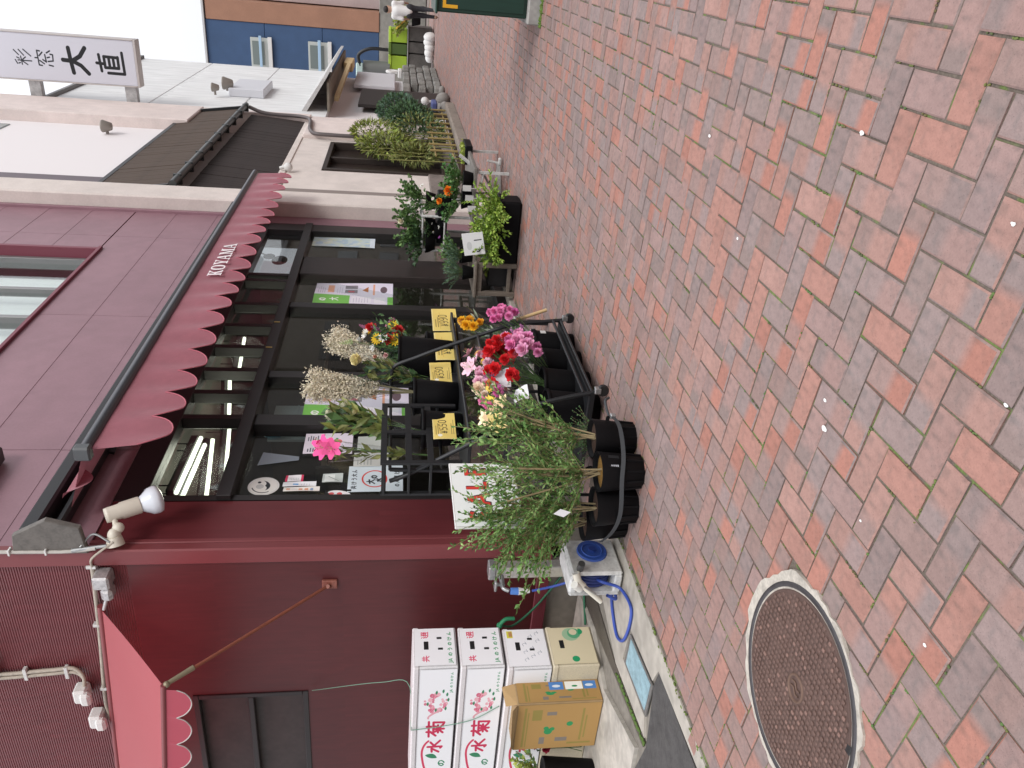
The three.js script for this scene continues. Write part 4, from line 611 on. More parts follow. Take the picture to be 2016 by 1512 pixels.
{ // alley plants half out of the frame
  const t = thing('potted_plant', 'lime green bushy plant in a dark pot behind the cardboard box', 'plant', [3.22, 0, -4.66]), gl = new GB(), gs = new GB();
  for (let k = 0; k < 26; k++) sprig(gl, gs, V(3.22 + rr(-0.05, 0.05), 0.36, -4.66 + rr(-0.05, 0.05)), dirIn(0.7, 0.9), rr(0.14, 0.26), 12, 0.045, 0.013, k < 19 ? GREEN.lime : GREEN.mid, 0.3);
  part('foliage', gl, MT.leaf, t); part('stems', gs, MT.stem, t);
  part('pot', new GB().lathe([[0, 0.012], [0.09, 0.012], [0.125, 0.34], [0.115, 0.345], [0.1, 0.33], [0, 0.32]], 3.22, 0, -4.66, 22), MT.pot, t);
  bouquet('cut_flowers', 'dark red cut flowers lying low beside the lime green plant', 'flowers', [3.4, 0.05, -4.64], [3.42, 0.36, -4.56], { blooms: [[0, 0, 0, 0.035, 'ruffle', [0.22, 0.01, 0.03]], [-0.05, 0.03, 0.02, 0.03, 'ruffle', [0.3, 0.015, 0.05]], [0.02, -0.06, 0.03, 0.03, 'ruffle', [0.2, 0.01, 0.02]], [-0.07, -0.05, 0, 0.03, 'ruffle', [0.26, 0.01, 0.03]]], leaves: 20, greens: GREEN.deep });
}

// ---------- notices on the shop glass ----------
const ZG = -3.551;
function notice(name, label, x0, x1, y0, y1, draw, px = 256, group, z = ZG, wob = 0.004) {
  const h = Math.max(16, Math.round(px * (y1 - y0) / (x1 - x0)));
  const front = sheet(V(x0, y1, z), V(x1, y1, z), V(x1, y0, z), V(x0, y0, z), 6, 6, wob);
  front.computeBoundingBox();
  return solo(name, front, print(px, h, draw, { rough: 0.4 }), label, name.split('_').pop(), group);
}
const bars = (g, x, y, w, n, gap, col, th = 3) => { g.fillStyle = col; for (let k = 0; k < n; k++) g.fillRect(x, y + k * gap, w * (0.7 + 0.3 * ((k * 37) % 10) / 10), th); };
{
  const t = thing('window_sticker', 'round white sticker with a dark bird-like emblem on the corner pane', 'sticker', [4.91, 2.16, ZG]);
  const d = new GB().add(new THREE.CylinderGeometry(0.112, 0.112, 0.003, 36).rotateX(Math.PI / 2), T(4.91, 2.275, ZG)); part('disc', d, mat(0.78, 0.77, 0.74, { rough: 0.5 }), t);
  part('emblem', sheet(V(4.81, 2.375, ZG + 0.0022), V(5.01, 2.375, ZG + 0.0022), V(5.01, 2.175, ZG + 0.0022), V(4.81, 2.175, ZG + 0.0022)), print(256, 256, (g) => { g.fillStyle = '#eceae4'; g.beginPath(); g.arc(128, 128, 126, 0, 6.3); g.fill(); g.strokeStyle = '#3b3f45'; g.lineWidth = 10; g.beginPath(); g.arc(128, 128, 104, 2.6, 4.4); g.stroke(); g.fillStyle = '#2c3036'; g.beginPath(); g.moveTo(60, 150); g.bezierCurveTo(90, 210, 190, 200, 214, 120); g.bezierCurveTo(180, 160, 150, 150, 130, 140); g.bezierCurveTo(110, 170, 80, 160, 60, 150); g.fill(); g.fillStyle = '#c9c9c6'; g.beginPath(); g.arc(120, 96, 36, 0, 6.3); g.fill(); g.fillStyle = '#2c3036'; g.beginPath(); g.arc(186, 84, 16, 0, 6.3); g.fill(); }, { more: { transparent: true, alphaTest: 0.5 } }), t);
}
const stack = 'small notices on the corner pane';
notice('paper_notice', 'small white slip with red end bands beside the round emblem sticker', 4.965, 5.05, 2.0, 2.13, (g, w, h) => { g.fillStyle = '#f3eef0'; g.fillRect(0, 0, w, h); g.fillStyle = '#d5365c'; g.fillRect(0, 0, w, h * 0.13); g.fillRect(0, h * 0.87, w, h * 0.13); bars(g, w * 0.2, h * 0.25, w * 0.5, 6, h * 0.09, '#9aa'); }, 128, stack);
notice('paper_notice', 'white strip notice with a blue dot under the red-banded slip', 4.905, 4.965, 1.9, 2.14, (g, w, h) => { g.fillStyle = '#f1f1f4'; g.fillRect(0, 0, w, h); g.fillStyle = '#5fa3e0'; g.fillRect(w * 0.3, h * 0.3, w * 0.4, h * 0.16); bars(g, w * 0.2, h * 0.55, w * 0.6, 4, h * 0.08, '#99a'); }, 96, stack);
notice('paper_notice', 'cream strip notice with orange marks nearest the corner pier', 4.845, 4.9, 1.87, 2.13, (g, w, h) => { g.fillStyle = '#efe9e2'; g.fillRect(0, 0, w, h); g.fillStyle = '#e8a27e'; for (const k of [0.08, 0.42, 0.58]) g.fillRect(w * 0.25, h * k, w * 0.5, h * 0.1); g.fillStyle = '#8aa0c0'; g.fillRect(w * 0.25, h * 0.74, w * 0.5, h * 0.08); }, 96, stack);
notice('paper_notice', 'greyish square leaflet below the strip notices', 4.955, 5.07, 1.71, 1.86, (g, w, h) => { g.fillStyle = '#c3cac6'; g.fillRect(0, 0, w, h); g.fillStyle = '#e4e8e4'; g.fillRect(w * 0.1, h * 0.1, w * 0.8, h * 0.5); g.strokeStyle = '#7e8a84'; g.lineWidth = 5; g.beginPath(); g.moveTo(w * 0.2, h * 0.8); g.lineTo(w * 0.7, h * 0.3); g.stroke(); }, 96, stack);
notice('window_sticker', 'red and white butterfly-shaped sticker at the pane edge', 4.78, 4.86, 1.64, 1.83, (g, w, h) => { g.clearRect(0, 0, w, h); g.fillStyle = '#f2eef0'; g.beginPath(); g.ellipse(w * 0.5, h * 0.55, w * 0.4, h * 0.44, 0.2, 0, 6.3); g.fill(); g.fillStyle = '#df5a5e'; for (const k of [0.26, 0.56]) { g.beginPath(); g.arc(w * 0.45, h * k, w * 0.24, 0, 6.3); g.fill(); } }, 96, null);
notice('wall_poster', 'white poster with brushed black lettering in a red ring, behind the trolley', 4.83, 5.17, 1.26, 1.67, (g, w, h) => { g.fillStyle = '#d9e4ea'; g.fillRect(0, 0, w, h); g.strokeStyle = '#d8453f'; g.lineWidth = 9; g.beginPath(); g.ellipse(w * 0.5, h * 0.48, w * 0.32, h * 0.22, 0, 0, 6.3); g.stroke(); strokes(g, CH.big, w * 0.3, h * 0.34, w * 0.18, 9, '#20242a'); strokes(g, CH.no, w * 0.5, h * 0.4, w * 0.16, 8, '#20242a'); strokes(g, CH.water, w * 0.38, h * 0.5, w * 0.16, 8, '#20242a'); [CH.together, CH.ke, CH.u, CH.big, CH.n].forEach((c, i) => strokes(g, c, w * (0.1 + i * 0.16), h * 0.06, w * 0.12, 5, '#2a2e33')); [CH.no, CH.n, CH.straight, CH.ke].forEach((c, i) => strokes(g, c, w * (0.2 + i * 0.16), h * 0.84, w * 0.12, 5, '#2a2e33')); }, 256);
notice('wall_poster', 'white paper with red fruit drawing behind the pink lily', 5.34, 5.64, 1.66, 2.04, (g, w, h) => { g.fillStyle = '#e9dfea'; g.fillRect(0, 0, w, h); g.fillStyle = '#ea8d96'; g.beginPath(); g.arc(w * 0.4, h * 0.45, w * 0.2, 0, 6.3); g.fill(); g.fillStyle = '#df6a70'; g.beginPath(); g.arc(w * 0.62, h * 0.7, w * 0.1, 0, 6.3); g.fill(); g.fillStyle = '#46905f'; g.fillRect(w * 0.72, h * 0.64, 12, 12); bars(g, w * 0.62, h * 0.06, w * 0.3, 5, 12, '#555a66', 5); bars(g, w * 0.08, h * 0.08, w * 0.2, 4, 13, '#4a4e58', 6); }, 192);
notice('paper_notice', 'blank pale card behind the lily stem, left of the mullion', 5.4, 5.6, 1.43, 1.62, (g, w, h) => { g.fillStyle = '#c9cdc6'; g.fillRect(0, 0, w, h); }, 32);
notice('paper_notice', 'long pale slip under the blank card', 5.16, 5.36, 1.36, 1.64, (g, w, h) => { g.fillStyle = '#cfcfc9'; g.fillRect(0, 0, w, h); bars(g, w * 0.1, h * 0.1, w * 0.5, 5, h * 0.09, '#a8aaa6'); }, 64);
function salesPoster(g, w, h) {
  g.fillStyle = '#e9e2f2'; g.fillRect(0, 0, w, h); g.fillStyle = '#7cc457'; g.fillRect(0, 0, w * 0.42, h * 0.45); g.fillRect(0, h * 0.93, w * 0.42, h * 0.07);
  g.fillStyle = '#f2eef6'; g.fillRect(w * 0.03, h * 0.47, w * 0.37, h * 0.25); g.fillRect(w * 0.06, h * 0.76, w * 0.33, h * 0.14);
  strokes(g, CH.no, w * 0.1, h * 0.06, w * 0.14, 10, '#f3f7ee'); strokes(g, CH.big, w * 0.12, h * 0.2, w * 0.16, 9, '#f3f7ee');
  g.fillStyle = '#eaa98c'; g.fillRect(w * 0.55, h * 0.16, w * 0.36, h * 0.08); g.fillRect(w * 0.5, h * 0.74, w * 0.44, h * 0.025);
  g.fillStyle = '#8b838c'; g.fillRect(w * 0.56, h * 0.38, w * 0.16, h * 0.16); g.fillRect(w * 0.76, h * 0.38, w * 0.14, h * 0.16); g.fillStyle = '#c4606a'; g.fillRect(w * 0.6, h * 0.42, w * 0.07, h * 0.08); g.fillStyle = '#b8703f'; g.beginPath(); g.moveTo(w * 0.7, h * 0.6); g.lineTo(w * 0.85, h * 0.68); g.lineTo(w * 0.62, h * 0.68); g.fill(); g.fillStyle = '#6d5a62'; g.beginPath(); g.ellipse(w * 0.72, h * 0.88, w * 0.13, h * 0.045, 0, 0, 6.3); g.fill();
  bars(g, w * 0.06, h * 0.5, w * 0.3, 6, h * 0.035, '#c2b8cf'); bars(g, w * 0.5, h * 0.04, w * 0.4, 4, h * 0.027, '#b4a9bf'); bars(g, w * 0.5, h * 0.28, w * 0.4, 3, h * 0.03, '#c4bacf');
}
notice('wall_poster', 'large green and lilac sales poster behind the calla bouquet', 5.86, 6.44, 1.2, 2.1, salesPoster, 384, 'green and lilac sales posters on the shop glass', ZG, 0.01);
notice('wall_poster', 'green and lilac sales poster on the pane right of the pampas bouquets', 8.36, 9.0, 1.35, 2.24, salesPoster, 384, 'green and lilac sales posters on the shop glass', ZG, 0.012);
notice('wall_poster', 'pale blue and yellow map poster on the far right pane', 10.3, 10.68, 1.6, 2.42, (g, w, h) => { const sv = seed; seed = 5; g.fillStyle = '#c9d8d8'; g.fillRect(0, 0, w, h); for (let k = 0; k < 60; k++) { g.fillStyle = pick(['#b7cfdf', '#d9dfc0', '#a9c3d8', '#e4e6d2', '#c2d6c4']); g.globalAlpha = 0.6; g.beginPath(); g.ellipse(rr(0, w), rr(0, h), rr(8, 40), rr(6, 26), rr(0, 3), 0, 6.3); g.fill(); } g.globalAlpha = 1; g.fillStyle = '#dfe9f2'; g.fillRect(0, h * 0.92, w, h * 0.08); seed = sv; }, 192);
notice('paper_notice', 'tiny white card with a pink corner under the second sales poster', 8.26, 8.36, 1.5, 1.6, (g, w, h) => { g.fillStyle = '#d8d3d6'; g.fillRect(0, 0, w, h); g.fillStyle = '#d98a98'; g.fillRect(0, h * 0.6, w * 0.5, h * 0.4); }, 48);
solo('window_blind', new GB().box(5.9, 6.48, 2.0, 2.4, -3.8, -3.78, 0).box(5.9, 6.48, 2.19, 2.2, -3.778, -3.772, 0), mat(0.38, 0.43, 0.43, { rough: 0.8 }), 'pale grey-green roller blind inside the pane above the sales poster', 'blind');
solo('storage_box', new GB().box(5.88, 6.1, 2.28, 2.42, -3.75, -3.68, 0.01), mat(0.06, 0.2, 0.3, { rough: 0.5 }), 'teal blue box high inside the corner window beside the blind', 'box');
{ const g = new GB(); g.quad(V(5.18, 2.36, ZG), V(5.36, 2.34, ZG), V(5.3, 2.06, ZG), V(5.25, 2.06, ZG)); solo('plastic_film', g, mat(0.24, 0.27, 0.31, { rough: 0.25, side: THREE.DoubleSide }), 'bluish wedge of plastic film on the corner pane above the lily', 'film'); }

// ---------- stepped flower trolley ----------
{
  const t = thing('flower_trolley', 'black stepped metal flower trolley loaded with buckets before the shop window', 'trolley', [4.8, 0, -2.7]);
  const side = (x, nm, pts) => { const g = new GB(); g.pipe(pts.map(([y, z]) => [x, y, z]), 0.015, 8, 60); g.rod([x, 1.36, -2.94], [x, 0.08, -2.98], 0.014); g.bar([x, 0.1, -2.98], [x, 0.1, -2.35], 0.028, 0.028); g.bar([x, 0.62, -2.98], [x, 0.62, -2.48], 0.022, 0.022); part(nm, g, MT.blackMetal, t); };
  side(5.36, 'side_frame', [[1.36, -2.94], [1.35, -2.8], [1.323, -2.765], [1.172, -2.695], [1.022, -2.627], [0.87, -2.565], [0.74, -2.51], [0.69, -2.49], [0.46, -2.403], [0.25, -2.375], [0.08, -2.355]]); side(4.24, 'side_frame', [[1.36, -3.03], [1.286, -3.0], [1.11, -2.9], [0.934, -2.79], [0.6, -2.58], [0.46, -2.46], [0.25, -2.39], [0.08, -2.355]]);
  for (const [y, z] of [[0.1, -2.36], [0.16, -2.36], [0.1, -2.97], [0.72, -2.5], [0.86, -2.68], [1.02, -2.96], [1.36, -2.94]]) part('rail', new GB().rod([4.24, y, z], [5.36, y, z], 0.011), MT.blackMetal, t);
  part('upper_shelf', new GB().box(4.26, 6.3, 0.84, 0.86, -3.2, -2.72, 0.004), MT.blackMetal, t);
  part('upper_support', new GB().box(6.24, 6.28, 0, 0.84, -3.18, -3.14).box(6.24, 6.28, 0, 0.84, -2.8, -2.76).box(5.36, 6.28, 0.78, 0.82, -2.8, -2.77), MT.blackMetal, t);
  part('lower_tray', new GB().box(4.26, 5.34, 0.1, 0.115, -2.96, -2.38, 0.003), MT.blackMetal, t);
  for (const z of [-2.34, -2.96]) for (const x of [5.36, 4.24]) { const w = part('caster', new GB().rod([x - 0.014, 0.036, z], [x + 0.014, 0.036, z], 0.036, 0.036, 18), MT.black, t); part('fork', new GB().box(x - 0.02, x + 0.02, 0.05, 0.09, z - 0.02, z + 0.02, 0.004), MT.galv, w); }
  part('wooden_grip', new GB().rod([5.4, 0.43, -2.38], [5.44, 0.2, -2.31], 0.013, 0.013, 10), mat(0.56, 0.4, 0.2, { rough: 0.6 }), t);
  // wire crate on the upper left
  const cr = new GB(), bx0 = 4.2, bx1 = 4.92, bz0 = -3.1, bz1 = -2.86; for (const y of [1.1, 1.24, 1.4]) cr.bar([bx0, y, bz1], [bx1, y, bz1], 0.04, 0.014).bar([bx0, y, bz0], [bx0, y, bz1], 0.04, 0.014); for (const x of [bx0, 4.56, bx1]) cr.bar([x, 0.9, bz1], [x, 1.42, bz1], 0.035, 0.016); cr.bar([bx0, 0.9, bz0], [bx0, 1.42, bz0], 0.03, 0.016).bar([bx0, 1.4, bz0], [bx1, 1.4, bz0], 0.03, 0.014);
  part('crate', cr, MT.blackMetal, t);
}
const grpUp = 'black buckets on the upper shelf of the trolley', grpLow = 'black buckets on the paving under the trolley';
bucket('black bucket on the upper shelf holding the yellow-topped calla stems', 4.72, 0.865, -2.93, 0.11, 0.135, 0.28, grpUp);
bucket('black bucket on the upper shelf under the pampas bouquets', 5.18, 0.865, -2.93, 0.11, 0.135, 0.33, grpUp);
bucket('wide black bucket on the upper shelf with the mixed garden bunch', 5.86, 0.865, -2.95, 0.15, 0.185, 0.44, grpUp);
bucket('black bucket on the upper shelf farthest right behind the second price card', 6.2, 0.865, -3.0, 0.1, 0.12, 0.2, grpUp);
bucket('black bucket standing lowest right under the pink bunch', 5.3, 0.0, -2.55, 0.1, 0.125, 0.31, grpLow);
bucket('second black bucket from the right under the trolley', 5.02, 0.0, -2.56, 0.1, 0.125, 0.31, grpLow);
bucket('third black bucket from the right under the red flowers', 4.72, 0.0, -2.57, 0.1, 0.125, 0.33, grpLow);
bucket('black bucket leftmost under the trolley, half behind the shrub', 4.42, 0.0, -2.58, 0.1, 0.125, 0.35, grpLow);
{ const g = new GB().box(5.27, 5.31, 0.22, 0.26, -2.428, -2.424, 0); solo('bucket_label', g, MT.white, 'tiny white label on the lowest right bucket', 'label'); }
function priceCard(x, y, z, w, h, text, label, tilt = 0) {
  const t = thing('price_card', label, 'price card', [x, y, z], 'yellow handwritten price cards on the trolley');
  const P = (a, b, d = 0) => V(x + a * w / 2, y + b * h / 2, z + d + b * tilt + a * 0.01);
  part('card', sheet(P(-1, 1), P(1, 1), P(1, -1), P(-1, -1), 4, 4, 0.004), print(256, Math.round(256 * h / w), (g, W, H) => { g.fillStyle = '#e6cc72'; g.fillRect(0, 0, W, H); g.fillStyle = '#efdc98'; g.fillRect(0, 0, W, 6); g.fillRect(0, 0, 5, H); g.fillStyle = '#3a3222'; g.save(); g.translate(W * 0.2, H * 0.66); g.rotate(-0.05); g.font = Math.round(H * 0.5) + 'px sans-serif'; g.fillText('¥' + text, 0, 0, W * 0.75); g.restore(); bars(g, W * 0.16, H * 0.12, W * 0.5, 2, 12, '#9a8448', 5); bars(g, W * 0.2, H * 0.8, W * 0.6, 2, 12, '#9a8448', 4); g.fillStyle = '#d9b65a'; g.fillRect(W * 0.1, H * 0.3, W * 0.75, 3); if (text === '550') { g.fillStyle = '#f1ecd8'; g.beginPath(); g.arc(W * 0.14, H * 0.3, H * 0.1, 0, 6.3); g.fill(); } }), t);
  part('clip', new GB().rod([x, y - h / 2 + 0.01, z - 0.006], [x, y - h / 2 - 0.1, z - 0.01], 0.004), MT.blackMetal, t);
}
priceCard(4.58, 1.0, -2.82, 0.3, 0.155, '550', 'yellow price card on the upper shelf beside the SALE board and shrub', 0);
priceCard(5.36, 0.985, -2.82, 0.3, 0.165, '550', 'yellow price card in the middle of the trolley under the pale rose', 0);
priceCard(5.83, 0.91, -2.82, 0.48, 0.2, '990', 'yellow price card behind the sloping trolley rail', 0);
priceCard(6.4, 0.9, -2.84, 0.44, 0.22, '990', 'large yellow price card farthest right, above the orange daisies', 0);
{ // SALE board
  const t = thing('sale_board', 'white board lettered SALE in red behind the leafy shrub', 'sign', [3.76, 0.6, -2.78]);
  part('board', new GB().box(3.44, 4.07, 0.6, 1.0, -2.79, -2.775, 0.004), MT.white, t);
  part('print', sheet(V(3.45, 0.99, -2.7735), V(4.06, 0.99, -2.7735), V(4.06, 0.61, -2.7735), V(3.45, 0.61, -2.7735)), print(512, 320, (g, w, h) => { g.fillStyle = '#eef0ef'; g.fillRect(0, 0, w, h); g.font = 'bold 150px sans-serif'; 'SALE'.split('').forEach((c, i) => { const x = 38 + i * 118; g.lineWidth = 9; g.strokeStyle = '#4a2a38'; g.strokeText(c, x + 3, 178); g.fillStyle = '#d83a2e'; g.fillText(c, x, 175); }); }, {}), t);
  part('stake', new GB().rod([3.76, 0, -2.8], [3.76, 0.6, -2.785], 0.01), MT.blackMetal, t);
}
// bouquets: upper shelf
const up = 'bouquets on the upper shelf of the trolley';
const pampasHeads = (name, label, foot, head, r) => { const t = thing(name, label, 'bouquet', foot, up), gl = new GB(), gs = new GB(), F = V(...foot), H = V(...head), ax = V().subVectors(H, F);
  for (let k = 0; k < 22; k++) { const e = H.clone().add(V(rr(-1, 1), rr(-0.7, 0.5), rr(-1, 1)).multiplyScalar(r * 0.8)); gs.rod(foot, e.toArray(), 0.003, 0.0015, 5, C(0.2, 0.18, 0.1)); for (let q = 0; q < 420; q++) { const k2 = 0.42 + 0.62 * Math.pow(rnd(), 0.7), o = F.clone().lerp(e, k2).add(V(rr(-1, 1), rr(-1, 1), rr(-1, 1)).multiplyScalar(0.045 * k2)); leaf(gl, o, ax.clone().normalize().add(V(rr(-1, 1), rr(-1, 1), rr(-1, 1))), rr(0.01, 0.024), rr(0.004, 0.008), shade([0.8, 0.72, 0.55], 0.75, 1.1), 0.1); } }
  part('plumes', gl, MT.petal, t); part('stems', gs, MT.stem, t); part('wrapping', cone(F.clone().addScaledVector(ax, 0.2), F.clone().addScaledVector(ax, 0.7), r * 0.95), wrapM, t); };
pampasHeads('dried_bouquet', 'fluffy beige dried bouquet leaning right, behind the other dried one', [5.5, 1.14, -2.94], [6.22, 1.83, -2.98], 0.1);
pampasHeads('dried_bouquet', 'fluffy beige dried bouquet standing nearer the sales poster', [5.24, 1.12, -2.93], [5.4, 1.93, -2.96], 0.115);
bouquet('rose_bouquet', 'pale yellow rose with wrapped green leaves on the upper shelf', 'bouquet', [5.36, 1.08, -2.88], [5.4, 1.5, -2.82], { blooms: [[0.0, 0.09, 0.07, 0.07, 'rose', [0.85, 0.76, 0.42], [-0.4, 1, 0.5]], [0.16, -0.02, 0.02, 0.02, 'ruffle', [0.6, 0.3, 0.22]], [0.13, -0.1, 0.05, 0.022, 'ruffle', [0.62, 0.36, 0.36]]], leaves: 110, from: 0.1, ll: 0.12, lw: 0.02, spread: 0.08, greens: GREEN.olive.concat(GREEN.deep), wrap: 0.1 }, up);
bouquet('calla_bouquet', 'white calla and green leaf bouquet in clear film before the sales poster', 'bouquet', [4.66, 1.1, -2.92], [4.9, 1.72, -2.92], { blooms: [[-0.05, 0.02, 0.02, 0.065, 'rose', [0.78, 0.78, 0.6], [0.1, 1, 0.1]], [0.05, -0.08, 0.03, 0.065, 'rose', [0.74, 0.74, 0.56], [0.3, 1, 0.2]], [-0.06, -0.14, 0.04, 0.04, 'rose', [0.68, 0.62, 0.36], [0, 1, 0.4]]], leaves: 150, from: 0.4, ll: 0.16, lw: 0.028, spread: 0.09, greens: GREEN.olive.concat(GREEN.mid), wrap: 0.08 }, up);
bouquet('lily_bouquet', 'hot pink lily in a brown-tinted wrapper standing highest on the left', 'bouquet', [4.38, 1.1, -2.92], [4.4, 1.73, -2.9], { blooms: [[0, 0.05, 0.02, 0.085, 'lily', [0.72, 0.07, 0.26], [-0.6, 0.6, 0.6]], [0.07, 0.07, 0, 0.075, 'lily', [0.74, 0.1, 0.3], [0.3, 0.8, 0.4]], [-0.05, 0, 0.05, 0.07, 'lily', [0.7, 0.08, 0.26], [-0.9, 0.2, 0.5]]], leaves: 40, from: 0.2, ll: 0.12, lw: 0.016, spread: 0.05, greens: GREEN.olive, wrap: 0.07, over: -0.04 }, up);
{
  const L = [[0, 0.16, 0, 0.05, 'tuft', [0.8, 0.8, 0.76], [0, 1, 0.2]], [-0.06, 0.22, 0.03, 0.03, 'spike', [0.5, 0.6, 0.3], [-0.4, 1, 0]], [0.16, 0.13, 0, 0.032, 'daisy', [0.72, 0.42, 0.02], [-0.4, 0.3, 0.8]], [0.17, 0.08, 0.03, 0.036, 'ruffle', [0.5, 0.02, 0.02]], [-0.05, 0.05, 0.05, 0.04, 'daisy', [0.75, 0.5, 0.02], [-0.6, 0.3, 0.6]], [-0.08, -0.03, 0.06, 0.042, 'ruffle', [0.5, 0.015, 0.02], [-0.6, 0.2, 0.8]], [0.02, -0.1, 0.08, 0.045, 'ruffle', [0.5, 0.02, 0.02], [-0.4, 0.1, 0.9]], [-0.1, -0.08, 0.07, 0.045, 'daisy', [0.78, 0.55, 0.02], [-0.6, 0.1, 0.8]], [0.12, 0.04, 0.03, 0.028, 'spike', [0.52, 0.22, 0.42], [0.6, 1, 0]], [0.22, 0.12, 0, 0.028, 'spike', [0.62, 0.3, 0.46], [0.9, 1, 0]], [-0.13, 0.07, 0.03, 0.04, 'tuft', [0.8, 0.8, 0.76], [-1, 0.6, 0.4]], [0.06, 0.02, 0.07, 0.026, 'spike', [0.5, 0.2, 0.4], [0, 1, 0.4]], [-0.02, 0.12, 0.08, 0.05, 'tuft', [0.85, 0.85, 0.8]], [0.08, -0.06, 0.1, 0.045, 'daisy', [0.8, 0.58, 0.02]], [-0.12, 0.0, 0.1, 0.045, 'tuft', [0.85, 0.85, 0.8]], [0.1, 0.1, 0.07, 0.035, 'ruffle', [0.55, 0.02, 0.02]], [0.26, -0.06, 0.05, 0.028, 'ruffle', [0.66, 0.3, 0.38]], [0.16, -0.04, 0.06, 0.03, 'ruffle', [0.6, 0.25, 0.42]]];
  bouquet('mixed_bouquet', 'colourful mixed garden bunch of red, yellow, white and violet flowers in the wide bucket', 'bouquet', [5.88, 1.0, -2.95], [6.05, 1.42, -2.9], { blooms: L.map((b) => [b[0] * 1.15, b[1] * 1.15, b[2], b[3] * 1.3, ...b.slice(4)]), leaves: 300, from: 0.5, ll: 0.08, lw: 0.012, spread: 0.2, greens: GREEN.deep.concat(GREEN.mid) }, up);
}
// bouquets: lower front row, leaning out
const low = 'bouquets in the front row of the trolley';
const pinkC = [0.72, 0.2, 0.42], redC = [0.62, 0.012, 0.018], paleC = [0.72, 0.4, 0.5];
bouquet('daisy_bouquet', 'orange-yellow daisies with a white wrapper at the right end of the front row', 'bouquet', [5.32, 0.3, -2.58], [5.6, 0.74, -2.52], { blooms: [[-0.05, 0.06, 0.02, 0.04, 'ruffle', [0.75, 0.38, 0.01]], [-0.11, 0.05, 0.04, 0.045, 'ruffle', [0.78, 0.42, 0.01]], [-0.02, 0.02, 0.04, 0.042, 'ruffle', [0.74, 0.36, 0.01]], [-0.14, 0.0, 0.05, 0.042, 'ruffle', [0.76, 0.4, 0.01]], [0.06, 0.07, 0, 0.042, 'ruffle', [0.76, 0.42, 0.01]], [-0.09, -0.05, 0.06, 0.035, 'ruffle', [0.72, 0.33, 0.01]], [0.05, 0.0, 0.03, 0.034, 'ruffle', [0.72, 0.33, 0.01]]], leaves: 50, greens: [[0.4, 0.48, 0.36], [0.5, 0.55, 0.42], [0.2, 0.3, 0.12]], ll: 0.1, wrap: 0.11 }, low);
bouquet('carnation_bouquet', 'bright pink carnations hanging lowest at the right end of the front row', 'bouquet', [5.28, 0.22, -2.56], [5.42, 0.5, -2.36], { blooms: [[0.08, 0.08, 0, 0.038, 'ruffle', pinkC], [0.02, 0.09, 0.02, 0.04, 'ruffle', pinkC], [-0.04, 0.05, 0.03, 0.038, 'ruffle', [0.68, 0.14, 0.36]], [0.05, 0.02, 0.03, 0.036, 'ruffle', pinkC], [-0.08, 0.07, 0.02, 0.036, 'ruffle', pinkC], [-0.1, 0.0, 0.04, 0.038, 'ruffle', [0.72, 0.24, 0.46]], [0.0, -0.02, 0.05, 0.034, 'ruffle', pinkC], [-0.05, -0.05, 0.05, 0.036, 'ruffle', [0.6, 0.12, 0.34]], [0.1, 0.03, 0.02, 0.038, 'ruffle', pinkC], [-0.01, 0.05, 0.04, 0.04, 'ruffle', [0.76, 0.26, 0.48]], [0.05, 0.12, 0, 0.036, 'ruffle', pinkC], [-0.09, 0.11, 0.01, 0.034, 'ruffle', [0.68, 0.16, 0.38]]], leaves: 30, ll: 0.08, lw: 0.006, greens: GREEN.blue, wrap: 0.12 }, low);
bouquet('violet_bouquet', 'thin violet statice sprays between the pink bunches', 'bouquet', [5.12, 0.25, -2.56], [5.2, 0.46, -2.4], { blooms: [[0.05, 0.0, 0, 0.02, 'spike', [0.42, 0.15, 0.34]], [-0.02, 0.02, 0.02, 0.02, 'spike', [0.45, 0.18, 0.36]], [-0.06, -0.04, 0.04, 0.02, 'spike', [0.4, 0.13, 0.3]], [0.02, -0.05, 0.04, 0.018, 'spike', [0.42, 0.15, 0.34]]], leaves: 26, ll: 0.06, lw: 0.006, greens: GREEN.mid }, low);
bouquet('carnation_bouquet', 'scarlet carnations massed in the middle of the front row', 'bouquet', [4.76, 0.3, -2.58], [4.72, 0.6, -2.4], { blooms: Array.from({ length: 26 }, (_, k) => [rr(-0.28, 0.28), rr(-0.1, 0.12), rr(-0.05, 0.08), rr(0.038, 0.052), 'ruffle', redC]), leaves: 40, ll: 0.08, lw: 0.008, greens: GREEN.mid, wrap: 0.17 }, low);
bouquet('carnation_bouquet', 'rose pink carnations drooping below the scarlet ones', 'bouquet', [4.88, 0.24, -2.56], [4.8, 0.47, -2.34], { blooms: [[0.16, 0.06, 0, 0.045, 'ruffle', [0.7, 0.26, 0.46]], [0.1, 0.08, 0.02, 0.042, 'ruffle', pinkC], [0.1, 0.0, 0.04, 0.05, 'ruffle', [0.74, 0.32, 0.5]], [0.03, 0.03, 0.05, 0.055, 'ruffle', [0.75, 0.34, 0.52]], [-0.04, -0.02, 0.06, 0.055, 'ruffle', [0.74, 0.34, 0.52]], [-0.08, -0.08, 0.06, 0.04, 'ruffle', [0.4, 0.1, 0.22]], [-0.14, -0.08, 0.05, 0.036, 'ruffle', [0.58, 0.2, 0.36]], [0.18, 0.0, 0.03, 0.048, 'ruffle', [0.74, 0.3, 0.5]], [0.06, -0.04, 0.06, 0.05, 'ruffle', [0.7, 0.26, 0.46]], [-0.1, 0.02, 0.05, 0.05, 'ruffle', [0.76, 0.36, 0.54]], [0.0, 0.08, 0.03, 0.045, 'ruffle', pinkC], [0.2, 0.09, 0, 0.04, 'ruffle', [0.76, 0.36, 0.54]]], leaves: 30, ll: 0.08, lw: 0.008, greens: GREEN.mid, wrap: 0.15 }, low);
